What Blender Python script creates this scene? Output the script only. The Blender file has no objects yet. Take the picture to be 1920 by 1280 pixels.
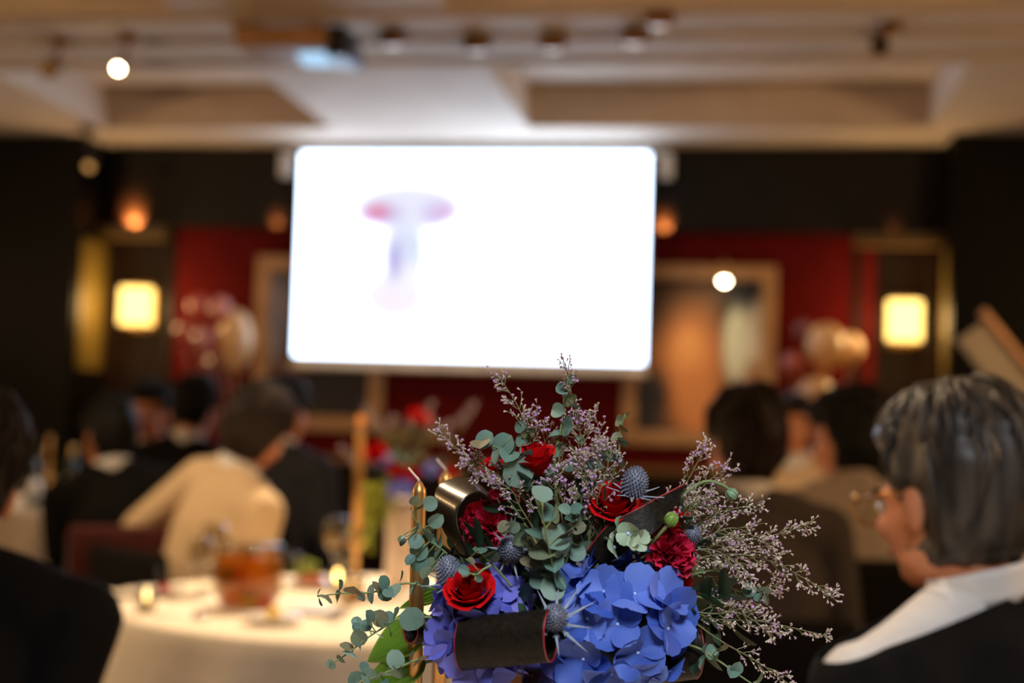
import bpy, bmesh, math, random
from mathutils import Vector, Matrix, Euler, noise
R = math.radians
rnd = random.Random(11)
scene = bpy.context.scene
COL = scene.collection

# ------------------------------------------------------------------ camera
F = 2666.7                                    # 50 mm lens on a 36 mm frame, 1920 px wide
YAW, PIT, ROL = R(9), R(3.3), R(1.8)
CAM = Vector((0, 0, 1.23))
FW = Vector((-math.sin(YAW)*math.cos(PIT), math.cos(YAW)*math.cos(PIT), math.sin(PIT)))
_r0 = Vector((math.cos(YAW), math.sin(YAW), 0)); _u0 = _r0.cross(FW)
RT = _r0*math.cos(ROL) + _u0*math.sin(ROL)
UP = _u0*math.cos(ROL) - _r0*math.sin(ROL)
cd = bpy.data.cameras.new('camera'); cam = bpy.data.objects.new('camera', cd); COL.objects.link(cam)
m3 = Matrix((RT, UP, -FW)).transposed(); cam.matrix_world = Matrix.Translation(CAM) @ m3.to_4x4()
cd.lens = 50; cd.sensor_width = 36; cd.clip_start = .02; cd.clip_end = 60
cd.dof.use_dof = True; cd.dof.focus_distance = 1.095; cd.dof.aperture_fstop = 3.05
scene.camera = cam
# ------------------------------------------------------------------ world, exposure
w = bpy.data.worlds.new('world'); scene.world = w; w.use_nodes = True
w.node_tree.nodes['Background'].inputs[0].default_value = (.30, .24, .2, 1)
w.node_tree.nodes['Background'].inputs[1].default_value = .02
vs = scene.view_settings
vs.view_transform = 'Standard'; vs.look = 'None'; vs.gamma = 1; vs.use_curve_mapping = False; vs.exposure = 0.25
try:
    cy = scene.cycles
    cy.max_bounces = 6; cy.diffuse_bounces = 4; cy.glossy_bounces = 3; cy.transmission_bounces = 6
    cy.transparent_max_bounces = 12; cy.caustics_reflective = False; cy.caustics_refractive = False
    cy.sample_clamp_indirect = 3.0; cy.use_denoising = True
except Exception: pass
# ------------------------------------------------------------------ lights
def aim(o, d): o.rotation_euler = Vector(d).to_track_quat('-Z', 'Y').to_euler()
def area(name, loc, target, size, power, color):
    l = bpy.data.lights.new(name, 'AREA'); l.energy = power; l.color = color; l.size = size; l.shape = 'DISK'
    o = bpy.data.objects.new(name, l); COL.objects.link(o); o.location = loc; aim(o, Vector(target)-Vector(loc)); return o
def spot(name, loc, target, power, color, angle=40, blend=.6, rad=.04):
    l = bpy.data.lights.new(name, 'SPOT'); l.energy = power; l.color = color; l.spot_size = R(angle); l.spot_blend = blend
    l.shadow_soft_size = rad
    o = bpy.data.objects.new(name, l); COL.objects.link(o); o.location = loc; aim(o, Vector(target)-Vector(loc)); return o
WARM = (1, .62, .30); WARM2 = (1, .74, .46); COOL = (.80, .90, 1)
spot('spot_light', (-1.15, 5.0, 2.84), (-.95, 3.70, .75), 430, WARM2, 46, .8)        # on the guest table
spot('spot_light', (-2.5, 3.2, 2.84), (-1.5, 4.5, .95), 130, WARM2, 40, .8)          # on the beige jacket
spot('spot_light', (-3.3, 6.0, 2.84), (-3.6, 7.3, .75), 40, WARM2, 50, .8)           # far left table
spot('spot_light', (.35, 5.0, 2.84), (.3, 5.4, .75), 70, WARM2, 60, .8)              # table on the right
spot('spot_light', (-1.35, 2.2, 2.84), (-.25, 1.1, 1.1), 120, WARM2, 30, .7)          # on the bouquet from behind left
spot('spot_light', (-.75, 2.8, 2.84), (.2, 1.9, 1.0), 85, WARM2, 34, .7)             # on the man at the right
spot('spot_light', (-1.6, 6.7, 2.84), (-1.6, 8.28, 1.48), 22, WARM2, 70, .6)         # lower edge of the screen
spot('spot_light', (-.25, 7.0, 2.84), (-.22, 8.46, 1.55), 60, WARM2, 30, .8)         # picture on the right
spot('spot_light', (.5, 7.2, 2.84), (.5, 8.2, 1.6), 14, WARM2, 26, .8)               # balloons right
spot('spot_light', (-2.9, 7.2, 2.84), (-3.1, 8.3, 1.7), 16, WARM2, 24, .8)           # balloons left
spot('spot_light', (1.2, 3.2, 2.84), (1.05, 4.5, 1.25), 40, WARM2, 40, .8)           # board at the right edge
spot('spot_light', (-2.5, 2.6, 2.84), (-1.0, 3.2, .55), 80, WARM2, 50, .9)           # front of the guest table
spot('spot_light', (-.9, 3.0, 2.84), (-.74, 4.1, .98), 120, WARM2, 24, .8)            # bouquet on the guest table
area('bouquet_fill', (.25, -.55, 2.8), (-.05, 1.05, 1.1), 1.0, 7.5, (.93, .96, 1)).data.spread = R(50)  # unseen soft fill added above and behind the camera for the bouquet
for x, y, tx, pw in ((-6.1, 2.5, -3, 74), (-6.1, 6.0, -3, 8), (3.3, 2.5, .4, 74), (3.3, 6.0, .4, 8)):   # unseen warm fills added at the side walls to brighten the ceiling
    area('ceiling_fill', (x, y, 2.0), (tx, y+.5, 4.2), .5, pw, WARM)

# ------------------------------------------------------------------ helpers
def at(px, py, d): return CAM + d*(FW + RT*((px-960)/F) + UP*((640-py)/F))
def ray(px, py): return FW + RT*((px-960)/F) + UP*((640-py)/F)
def onZ(px, py, Z):
    k = ray(px, py); return CAM + k*((Z-CAM.z)/k.z)
def onY(px, py, Y):
    k = ray(px, py); return CAM + k*(Y/k.y)
def lin(c):
    def f(v):
        v /= 255.
        return v/12.92 if v <= .04045 else ((v+.055)/1.055)**2.4
    return (f(c[0]), f(c[1]), f(c[2]), 1)
MATS = {}
def mat(name, c1, c2=None, scale=20, rough=.6, metal=0, bump=0, bscale=None, stretch=(1,1,1), spec=.5, emit=0, ecol=None,
        sss=0, trans=0, coat=0, rand=0, detail=4, sheen=0, alpha=1, coord='Object'):
    if name in MATS: return MATS[name]
    m = bpy.data.materials.new(name); m.use_nodes = True; nt = m.node_tree; N = nt.nodes; L = nt.links
    b = N['Principled BSDF']
    tc = N.new('ShaderNodeTexCoord'); mp = N.new('ShaderNodeMapping'); mp.inputs['Scale'].default_value = stretch
    L.new(tc.outputs[coord], mp.inputs[0])
    nz = N.new('ShaderNodeTexNoise'); nz.inputs['Scale'].default_value = scale; nz.inputs['Detail'].default_value = detail
    L.new(mp.outputs[0], nz.inputs[0])
    rp = N.new('ShaderNodeValToRGB'); rp.color_ramp.elements[0].position = .32; rp.color_ramp.elements[1].position = .68
    rp.color_ramp.elements[0].color = lin(c1); rp.color_ramp.elements[1].color = lin(c2 or [min(255, v*1.12+2) for v in c1])
    fac = nz.outputs[0]
    if rand:
        oi = N.new('ShaderNodeObjectInfo'); mx = N.new('ShaderNodeMix'); mx.inputs[0].default_value = rand
        L.new(nz.outputs[0], mx.inputs[2]); L.new(oi.outputs['Random'], mx.inputs[3]); fac = mx.outputs[0]
        rp.color_ramp.elements[0].position = .2; rp.color_ramp.elements[1].position = .8
    L.new(fac, rp.inputs[0]); L.new(rp.outputs[0], b.inputs['Base Color'])
    b.inputs['Roughness'].default_value = rough; b.inputs['Metallic'].default_value = metal
    b.inputs['Specular IOR Level'].default_value = spec
    if bump:
        n2 = N.new('ShaderNodeTexNoise'); n2.inputs['Scale'].default_value = bscale or scale*3; n2.inputs['Detail'].default_value = 3
        L.new(mp.outputs[0], n2.inputs[0]); bp = N.new('ShaderNodeBump'); bp.inputs['Strength'].default_value = bump
        bp.inputs['Distance'].default_value = .01
        L.new(n2.outputs[0], bp.inputs['Height']); L.new(bp.outputs[0], b.inputs['Normal'])
    if emit:
        b.inputs['Emission Color'].default_value = lin(ecol or c1); b.inputs['Emission Strength'].default_value = emit
    if sss: b.inputs['Subsurface Weight'].default_value = sss; b.inputs['Subsurface Radius'].default_value = (.01, .005, .003)
    if coat: b.inputs['Coat Weight'].default_value = coat; b.inputs['Coat Roughness'].default_value = .15
    if sheen: b.inputs['Sheen Weight'].default_value = sheen
    if trans:
        out = N['Material Output']; t = N.new('ShaderNodeBsdfTranslucent'); L.new(rp.outputs[0], t.inputs[0])
        ms = N.new('ShaderNodeMixShader'); ms.inputs[0].default_value = trans
        L.new(b.outputs[0], ms.inputs[1]); L.new(t.outputs[0], ms.inputs[2]); L.new(ms.outputs[0], out.inputs[0])
    MATS[name] = m; return m
def glassmat(name, tint=(235, 232, 225), gloss=.05, rough=.03, bump=0, bscale=60):
    if name in MATS: return MATS[name]
    m = bpy.data.materials.new(name); m.use_nodes = True; nt = m.node_tree; N = nt.nodes; L = nt.links
    N.remove(N['Principled BSDF']); out = N['Material Output']
    t = N.new('ShaderNodeBsdfTransparent'); t.inputs[0].default_value = lin(tint)
    g = N.new('ShaderNodeBsdfGlossy'); g.inputs['Roughness'].default_value = rough
    lw = N.new('ShaderNodeLayerWeight'); lw.inputs[0].default_value = .5
    fr = N.new('ShaderNodeMath'); fr.operation = 'POWER'; fr.inputs[1].default_value = 3.5; L.new(lw.outputs['Facing'], fr.inputs[0])
    ad = N.new('ShaderNodeMath'); ad.operation = 'ADD'; ad.inputs[1].default_value = gloss; ad.use_clamp = True
    ms = N.new('ShaderNodeMixShader'); L.new(fr.outputs[0], ad.inputs[0]); L.new(ad.outputs[0], ms.inputs[0])
    L.new(t.outputs[0], ms.inputs[1]); L.new(g.outputs[0], ms.inputs[2]); L.new(ms.outputs[0], out.inputs[0])
    if bump:
        n2 = N.new('ShaderNodeTexVoronoi'); n2.inputs['Scale'].default_value = bscale
        tc = N.new('ShaderNodeTexCoord'); L.new(tc.outputs['Object'], n2.inputs[0])
        bp = N.new('ShaderNodeBump'); bp.inputs['Strength'].default_value = bump; bp.inputs['Distance'].default_value = .01
        L.new(n2.outputs[0], bp.inputs['Height']); L.new(bp.outputs[0], g.inputs['Normal']); L.new(bp.outputs[0], lw.inputs['Normal'])
    MATS[name] = m; return m
def emitmat(name, c, s):
    if name in MATS: return MATS[name]
    m = bpy.data.materials.new(name); m.use_nodes = True; N = m.node_tree.nodes; N.remove(N['Principled BSDF'])
    e = N.new('ShaderNodeEmission'); e.inputs[0].default_value = lin(c); e.inputs[1].default_value = s
    m.node_tree.links.new(e.outputs[0], N['Material Output'].inputs[0]); MATS[name] = m; return m
def attrmat(name, emit=0, rough=.6):
    m = bpy.data.materials.new(name); m.use_nodes = True; N = m.node_tree.nodes; L = m.node_tree.links
    a = N.new('ShaderNodeAttribute'); a.attribute_name = 'print'
    if emit:
        N.remove(N['Principled BSDF']); e = N.new('ShaderNodeEmission'); e.inputs[1].default_value = emit
        L.new(a.outputs[0], e.inputs[0]); L.new(e.outputs[0], N['Material Output'].inputs[0])
    else:
        b = N['Principled BSDF']; L.new(a.outputs[0], b.inputs['Base Color']); b.inputs['Roughness'].default_value = rough
    return m
def tag(o, label=None, cat=None, group=None, kind=None):
    if label: o['label'] = label
    if cat: o['category'] = cat
    if group: o['group'] = group
    if kind: o['kind'] = kind
    return o
def empty(name, loc=(0,0,0), rz=0, label=None, cat=None, group=None):
    o = bpy.data.objects.new(name, None); COL.objects.link(o); o.location = loc; o.rotation_euler = (0, 0, rz)
    o.empty_display_size = .05
    return tag(o, label, cat, group)
def inst(name, mesh, parent=None, M=None):
    o = bpy.data.objects.new(name, mesh); COL.objects.link(o)
    if parent: o.parent = parent
    if M is not None: o.matrix_basis = M
    return o
def frame(z, x=None):
    z = Vector(z).normalized(); h = Vector(x) if x is not None else Vector((0,0,1))
    if abs(h.normalized().dot(z)) > .98: h = Vector((1,0,0))
    y = z.cross(h).normalized(); xx = y.cross(z).normalized()
    return Matrix((xx, y, z)).transposed()
class MB:
    def __init__(s): s.v = []; s.f = []
    def add(s, vs_, fs):
        n = len(s.v); s.v += [Vector(a) for a in vs_]; s.f += [[i+n for i in f] for f in fs]; return s
    def box(s, c, d, M=None, bev=0):
        c = Vector(c); hx, hy, hz = d[0]/2, d[1]/2, d[2]/2
        if bev:
            bm = bmesh.new(); bmesh.ops.create_cube(bm, size=1)
            for v in bm.verts: v.co = Vector((v.co.x*d[0], v.co.y*d[1], v.co.z*d[2]))
            bmesh.ops.bevel(bm, geom=bm.edges[:], offset=bev, segments=2, affect='EDGES', profile=.6)
            bm.verts.index_update()
            vv = [(M @ v.co if M else v.co)+c for v in bm.verts]; ff = [[v.index for v in f.verts] for f in bm.faces]; bm.free()
            return s.add(vv, ff)
        vv = [Vector((x*hx, y*hy, z*hz)) for x in (-1,1) for y in (-1,1) for z in (-1,1)]
        vv = [(M @ v if M else v)+c for v in vv]
        return s.add(vv, [(0,1,3,2), (4,6,7,5), (0,4,5,1), (2,3,7,6), (0,2,6,4), (1,5,7,3)])
    def tube(s, pts, rad, n=8, cap=True):
        pts = [Vector(p) for p in pts]; k = len(pts)
        if not hasattr(rad, '__len__'): rad = [rad]*k
        prev = None; vv = []
        for i, p in enumerate(pts):
            t = (pts[min(i+1, k-1)]-pts[max(i-1, 0)])
            if t.length < 1e-9: t = Vector((0,0,1))
            t.normalize()
            if prev is None: a = t.orthogonal().normalized()
            else:
                a = prev - t*prev.dot(t)
                a = a.normalized() if a.length > 1e-6 else t.orthogonal().normalized()
            prev = a; b = t.cross(a)
            for j in range(n):
                q = 2*math.pi*j/n; vv.append(p + (a*math.cos(q)+b*math.sin(q))*rad[i])
        ff = [(i*n+j, i*n+(j+1) % n, (i+1)*n+(j+1) % n, (i+1)*n+j) for i in range(k-1) for j in range(n)]
        if cap: ff += [list(range(n))[::-1], [(k-1)*n+j for j in range(n)]]
        return s.add(vv, ff)
    def lathe(s, prof, n=24, o=(0,0,0), M=None):
        o = Vector(o); vv = []; k = len(prof)
        for r, z in prof:
            for j in range(n):
                q = 2*math.pi*j/n; p = Vector((r*math.cos(q), r*math.sin(q), z)); vv.append((M @ p if M else p)+o)
        ff = [(i*n+j, i*n+(j+1) % n, (i+1)*n+(j+1) % n, (i+1)*n+j) for i in range(k-1) for j in range(n)]
        if prof[0][0] > 1e-5: ff.append(list(range(n))[::-1])
        if prof[-1][0] > 1e-5: ff.append([(k-1)*n+j for j in range(n)])
        return s.add(vv, ff)
    def ell(s, c, r, nu=12, nv=8, M=None):
        if not hasattr(r, '__len__'): r = (r, r, r)
        c = Vector(c); vv = [Vector((0,0,-r[2]))]
        for i in range(1, nv):
            t = -math.pi/2+math.pi*i/nv
            for j in range(nu):
                q = 2*math.pi*j/nu; vv.append(Vector((r[0]*math.cos(t)*math.cos(q), r[1]*math.cos(t)*math.sin(q), r[2]*math.sin(t))))
        vv.append(Vector((0,0,r[2]))); vv = [(M @ v if M else v)+c for v in vv]
        ff = [(0, 1+(j+1) % nu, 1+j) for j in range(nu)]
        ff += [(1+i*nu+j, 1+i*nu+(j+1) % nu, 1+(i+1)*nu+(j+1) % nu, 1+(i+1)*nu+j) for i in range(nv-2) for j in range(nu)]
        k = len(vv)-1; ff += [(1+(nv-2)*nu+j, 1+(nv-2)*nu+(j+1) % nu, k) for j in range(nu)]
        return s.add(vv, ff)
    def grid(s, fn, nu, nv, wrap=False):
        vv = [fn(i/nu, j/nv) for j in range(nv+1) for i in range(nu+1)]
        return s.add(vv, [(j*(nu+1)+i, j*(nu+1)+i+1, (j+1)*(nu+1)+i+1, (j+1)*(nu+1)+i) for j in range(nv) for i in range(nu)])
    def mesh(s, name, m=None, smooth=True, off=(0,0,0)):
        off = Vector(off); me = bpy.data.meshes.new(name); me.from_pydata([v-off for v in s.v], [], s.f)
        if m: me.materials.append(m)
        if smooth: me.polygons.foreach_set('use_smooth', [True]*len(me.polygons))
        me.update(); return me
    def build(s, name, m, parent=None, smooth=True, off=None):
        o = inst(name, s.mesh(name, m, smooth, (0,0,0) if off is None else off), parent)
        if off is not None and parent is None: o.location = off
        return o
def sharp(o, ang=35):
    me = o.data
    try: me.set_sharp_from_angle(angle=R(ang))
    except Exception: pass
    return o
def thick(o, t):
    md = o.modifiers.new('solid', 'SOLIDIFY'); md.thickness = t; md.offset = 0; return o
def copy_tree(o, parent=None):
    c = o.copy(); COL.objects.link(c)
    if parent is not None: c.parent = parent
    for ch in list(o.children): copy_tree(ch, c)
    return c
def struct(name, mb, m, parent=None, smooth=False):
    o = mb.build(name, m, parent, smooth)
    if parent is None: o['kind'] = 'structure'
    return o
def catmull(P, n):
    P = [Vector(p) for p in P]; out = []; k = len(P)-1
    for i in range(n+1):
        t = i/n*k; a = min(int(t), k-1); t -= a
        p0, p1, p2, p3 = P[max(a-1, 0)], P[a], P[a+1], P[min(a+2, k)]
        out.append(.5*((2*p1)+(p2-p0)*t+(2*p0-5*p1+4*p2-p3)*t*t+(3*p1-p0-3*p2+p3)*t**3))
    return out

# ------------------------------------------------------------------ materials
M_wood = mat('dark_wood', (24, 14, 10), (34, 20, 13), 6, .45, spec=.2, bump=.05, stretch=(1, 1, .12))
M_woodlight = mat('pale_wood', (120, 84, 40), (146, 104, 54), 8, .4, bump=.05, stretch=(.15, 1, 1))
M_red = mat('red_wall', (82, 5, 4), (92, 8, 5), 9, .8, bump=.05, spec=.12)
M_black = mat('black_panel', (14, 10, 8), (18, 13, 10), 5, .5, spec=.25)
M_pier = mat('pier_veneer', (9, 7, 4), (13, 9, 6), 6, .4, stretch=(1, 1, .12), spec=.1)
M_ceil = mat('ceiling_plaster', (196, 176, 156), (206, 187, 168), 6, .8, bump=.03)
M_coff = mat('coffer_veneer', (150, 112, 72), (166, 126, 84), 5, .6, stretch=(.1, 1, 1))
M_floor = mat('carpet', (70, 42, 30), (92, 60, 40), 30, .95, bump=.2)
M_cloth = mat('tablecloth', (226, 212, 190), (236, 224, 204), 30, .85, bump=.05, sheen=.2)
M_gold = mat('gold_metal', (206, 160, 96), (218, 174, 108), 30, .26, 1)
M_goldwax = mat('gold_wax', (196, 146, 84), (208, 160, 96), 60, .36, .8)
M_steel = mat('steel', (180, 180, 184), None, 20, .25, 1)
M_white = mat('white_plastic', (222, 222, 222), (232, 232, 232), 10, .4)
M_dark = mat('dark_plastic', (22, 20, 20), (30, 28, 28), 10, .4)
M_porc = mat('porcelain', (232, 228, 220), (240, 236, 230), 10, .15, coat=.5)
M_skin = mat('skin', (206, 132, 94), (216, 144, 104), 18, .55, sss=.08)
M_hairb = mat('black_hair', (11, 9, 8), (20, 21, 18), 60, .65, spec=.2, stretch=(1, 1, .08))
M_hairbr = mat('brown_black_hair', (26, 18, 14), (42, 29, 22), 60, .62, spec=.25, stretch=(1, 1, .08))
M_hairg = mat('grey_hair', (34, 31, 29), (88, 80, 72), 45, .42, stretch=(1, 1, .10), detail=3)
M_suit = mat('black_suit', (12, 11, 11), (16, 15, 15), 40, .9, spec=.2, bump=.05)
M_suitg = mat('charcoal_suit', (52, 45, 42), (62, 54, 50), 40, .85, bump=.05)
M_suitbg = mat('beige_jacket', (206, 178, 140), (218, 190, 152), 40, .85, bump=.05)
M_suitgr = mat('grey_jacket', (150, 136, 122), (162, 148, 134), 40, .85)
M_navy = mat('navy_suit', (20, 22, 30), (26, 28, 38), 40, .85)
M_shirt = mat('white_shirt', (226, 224, 222), (236, 234, 232), 40, .75)
M_trous = mat('dark_trousers', (24, 23, 24), (30, 29, 30), 40, .85)
M_shoe = mat('black_shoe', (16, 14, 13), None, 10, .25)
M_eyew = mat('eye_white', (226, 222, 216), None, 10, .2)
M_eyed = mat('eye_dark', (24, 16, 12), None, 10, .1)
M_lip = mat('lip', (150, 78, 70), None, 10, .45)
M_chairred = mat('dark_red_upholstery', (70, 16, 14), (84, 22, 18), 30, .8)
M_glass = glassmat('clear_glass')
M_crystal = glassmat('crystal_glass', (226, 212, 194), .10, .06, .22, 120)

# ------------------------------------------------------------------ room shell
XL, XR, YB, YR, ZC = -6.2, 3.4, 8.5, -3.2, 2.9
struct('floor', MB().box(((XL+XR)/2, (YB+YR)/2, -.05), (XR-XL+.4, YB-YR+.4, .1)), M_floor)
struct('wall_back', MB().box(((XL+XR)/2, YB+.1, 1.6), (XR-XL, .2, 3.2)), M_wood)
struct('wall_left', MB().box((XL-.1, (YB+YR)/2, 1.6), (.2, YB-YR+.4, 3.2)), M_wood)
struct('wall_right', MB().box((XR+.1, (YB+YR)/2, 1.6), (.2, YB-YR+.4, 3.2)), M_wood)
struct('wall_rear', MB().box(((XL+XR)/2, YR-.1, 1.6), (XR-XL, .2, 3.2)), M_wood)
struct('ceiling', MB().box(((XL+XR)/2, (YB+YR)/2, 3.2), (XR-XL+.4, YB-YR+.4, .12)), M_ceil)
def cbox(n, x0, x1, y0, y1, z0=ZC, z1=3.14, m=None):
    return struct(n, MB().box(((x0+x1)/2, (y0+y1)/2, (z0+z1)/2), (x1-x0, y1-y0, z1-z0), None, .006), m or M_ceil)
cbox('trim_1', XL, XR, 7.87, 8.5); cbox('trim_2', XL, XR, 5.56, 6.5); cbox('trim_3', XL, XR, YR, 4.2)
k = 4
for y0, y1 in ((6.5, 7.87), (4.2, 5.56)):
    for x0, x1 in ((-5.0, -3.71), (-2.34, -1.19), (1.0, 2.2)):
        cbox(f'trim_{k}', x0, x1, y0, y1); k += 1
for y0 in (5.62, 5.98, 6.38):                               # mouldings under the cross beam
    cbox(f'trim_{k}', XL, XR, y0, y0+.07, ZC-.018, ZC-.001, M_ceil); k += 1
# back wall composition: piers, bulkhead, red panels, wainscot
cbox(f'trim_{k}', XL, -3.96, 8.04, 8.499, .001, ZC-.001, M_pier); k += 1
cbox(f'trim_{k}', 1.15, XR, 8.04, 8.499, .001, ZC-.001, M_pier); k += 1
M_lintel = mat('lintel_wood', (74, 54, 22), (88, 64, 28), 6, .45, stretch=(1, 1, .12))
M_glowpanel = mat('sconce_glow_olive', (76, 60, 18), (88, 70, 24), 6, .4, stretch=(1, 1, .12))
cbox(f'trim_{k}', -3.959, -3.949, 8.10, 8.46, 1.48, 2.28, M_glowpanel); k += 1      # olive panel added to the pier side, sconce glow put into its colour
cbox(f'trim_{k}', 1.140, 1.149, 8.10, 8.29, 1.48, 2.28, M_glowpanel); k += 1
cbox(f'trim_{k}', -3.948, 1.139, 8.40, 8.499, 2.40, ZC-.001, M_black); k += 1
cbox(f'trim_{k}', -3.49, .79, 8.47, 8.499, 1.0, 2.399, M_red); k += 1
cbox(f'trim_{k}', -3.49, .79, 8.455, 8.499, .12, .96, M_wood); k += 1
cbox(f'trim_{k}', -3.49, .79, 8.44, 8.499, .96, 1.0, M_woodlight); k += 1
struct('baseboard_back', MB().box((-1.35, 8.45, .06), (4.28, .06, .12)), M_wood)
for xc in (-3.745, .9):
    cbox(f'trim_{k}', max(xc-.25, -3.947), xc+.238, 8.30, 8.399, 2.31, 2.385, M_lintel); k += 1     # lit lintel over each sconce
    cbox(f'trim_{k}', max(xc-.24, -3.947), xc-.19, 8.46, 8.499, .12, 2.31, M_wood); k += 1
    cbox(f'trim_{k}', xc+.19, xc+.24, 8.46, 8.499, .12, 2.31, M_wood); k += 1
    spot('uplight', (xc-.02, 8.335, 2.392), (xc-.02, 8.40, 2.44), 75 if xc < 0 else 1, (1, .28, .06), 90, .8, .02)
spot('uplight', (-2.83, 8.335, 2.392), (-2.83, 8.40, 2.44), 8, (1, .28, .06), 70, .8, .02)
spot('uplight', (-.44, 8.335, 2.392), (-.44, 8.40, 2.44), 24, (1, .28, .06), 70, .8, .02)

# ------------------------------------------------------------------ sconces
M_shade = emitmat('sconce_shade', (255, 206, 110), 3.4)
def sconce(x, z, label):
    t = empty('wall_sconce', (x, 8.49, z), 0, label, 'lamp', 'wall sconces beside the screen')
    MB().box((0, -.008, 0), (.16, .016, .30), None, .004).build('backplate', M_gold, t)
    MB().box((0, -.04, -.0), (.05, .07, .05), None, .006).build('bracket', M_gold, t)
    def fn(u, v):
        q = 2*math.pi*u; e = 4
        c, s_ = math.cos(q), math.sin(q)
        r = (abs(c)**e+abs(s_)**e)**(-1/e)
        return Vector((.092*r*c, -.12+.068*r*s_, -.112+.224*v))
    o = MB().grid(fn, 40, 6).build('lamp_shade', M_shade, t); thick(o, .003)
    for zz in (-.115, .115):
        MB().grid(lambda u, v: fn(u, 0)+Vector((0, 0, .112+zz-.004+.008*v)), 40, 1).build('shade_rim', M_gold, t)
    MB().ell((0, -.12, 0), (.03, .03, .045)).build('bulb', emitmat('bulb_glow', (255, 226, 170), 8), t)
    l = bpy.data.lights.new('sconce_light', 'POINT'); l.energy = 22; l.color = (1, .66, .30); l.shadow_soft_size = .1
    lo = bpy.data.objects.new('sconce_light', l); COL.objects.link(lo); lo.location = (x, 8.27, z)
sconce(-3.705, 1.886, 'glowing yellow wall sconce left of the projection screen')
sconce(.945, 1.886, 'glowing yellow wall sconce right of the screen beside red wall')

# ------------------------------------------------------------------ projection screen
def vgrid(name, nu, nv, P00, PU, PV, fn, m, parent):
    mb = MB(); P00, PU, PV = Vector(P00), Vector(PU), Vector(PV)
    mb.grid(lambda u, v: P00+PU*u+PV*v, nu, nv); o = mb.build(name, m, parent, False)
    ca = o.data.color_attributes.new('print', 'FLOAT_COLOR', 'POINT')
    buf = []
    for j in range(nv+1):
        for i in range(nu+1): buf += list(fn(i/nu, j/nv))+[1.0]
    ca.data.foreach_set('color', buf); return o
def sm(x, a, b):
    t = max(0, min(1, (x-a)/(b-a))); return t*t*(3-2*t)
def bump(px, py, cx, cy, rx, ry, soft=.6):
    d = math.hypot((px-cx)/rx, (py-cy)/ry); return 1-sm(d, 1-soft, 1+soft)
SX0, SX1, SZ0, SZ1, SY = -2.645, -.530, 1.602, 2.835, 8.28
scr = empty('projection_screen', ((SX0+SX1)/2, SY, SZ1), 0, 'large bright white projection screen hanging from the ceiling', 'screen')
def mixc(a, b, t): return [x+(y-x)*t for x, y in zip(a, b)]
def scr_col(u, v):                       # bright white page with a pale lilac drawing, in the projector's own light
    px = 550+672*u; py = 696-412*v
    m = max(bump(px, py, 765, 394, 138, 62, .4), bump(px, py, 760, 490, 54, 120, .4), bump(px, py, 745, 572, 84, 64, .4))
    c = list(lin((249, 246, 255))[:3])
    def lay(col, k):
        nonlocal c; c = mixc(c, lin(col)[:3], max(0, min(1, k)))
    lay((234, 235, 253), bump(px, py, 765, 385, 100, 34)); lay((212, 200, 240), bump(px, py, 826, 408, 34, 26)); lay((206, 180, 226), bump(px, py, 712, 408, 40, 22))
    lay((232, 120, 146), bump(px, py, 706, 402, 18, 12)); lay((206, 140, 186), bump(px, py, 678, 416, 12, 14)); lay((226, 186, 222), .8*bump(px, py, 838, 404, 22, 16))
    lay((222, 228, 250), .8*bump(px, py, 758, 455, 30, 44)); lay((176, 172, 230), bump(px, py, 742, 500, 13, 40)); lay((206, 222, 246), .8*bump(px, py, 780, 478, 13, 34))
    lay((250, 238, 248), .7*bump(px, py, 740, 585, 34, 24))
    wht = (3.9, 4.9, 6.4)
    return tuple(wht[i]*(1-m)+c[i]*.87*m for i in range(3))
M_scr = attrmat('projected_image', 1.0)
o = vgrid('image_sheet', 110, 70, (SX0-scr.location.x, 0, SZ0-SZ1), (SX1-SX0, 0, 0), (0, 0, SZ1-SZ0), scr_col, M_scr, scr)
MB().box((0, .03, (SZ0-SZ1)/2), (SX1-SX0+.03, .02, SZ1-SZ0+.0)).build('backing_sheet', M_dark, scr, False)
MB().tube([(-(SX1-SX0)/2-.02, 0, SZ0-SZ1-.062), ((SX1-SX0)/2+.02, 0, SZ0-SZ1-.062)], .016, 12).build('bottom_bar', mat('cream_bar', (226, 206, 180), None, 10, .4), scr)
MB().box((0, .008, SZ0-SZ1-.026), (SX1-SX0, .012, .050)).build('lower_margin', mat('white_screen_cloth', (232, 226, 216), None, 10, .8), scr, False)
MB().box((0, .04, .018), (SX1-SX0+.12, .09, .034), None, .01).build('roller_case', M_white, scr, False)
for sx in (-1, 1):
    MB().box((sx*((SX1-SX0)/2+.10), .02, -.07), (.07, .07, .15), None, .012).build('end_bracket', M_white, scr, False)
    MB().box((sx*((SX1-SX0)/2+.075), .03, .0), (.08, .03, .03)).build('bracket_arm', M_steel, scr, False)

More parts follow.
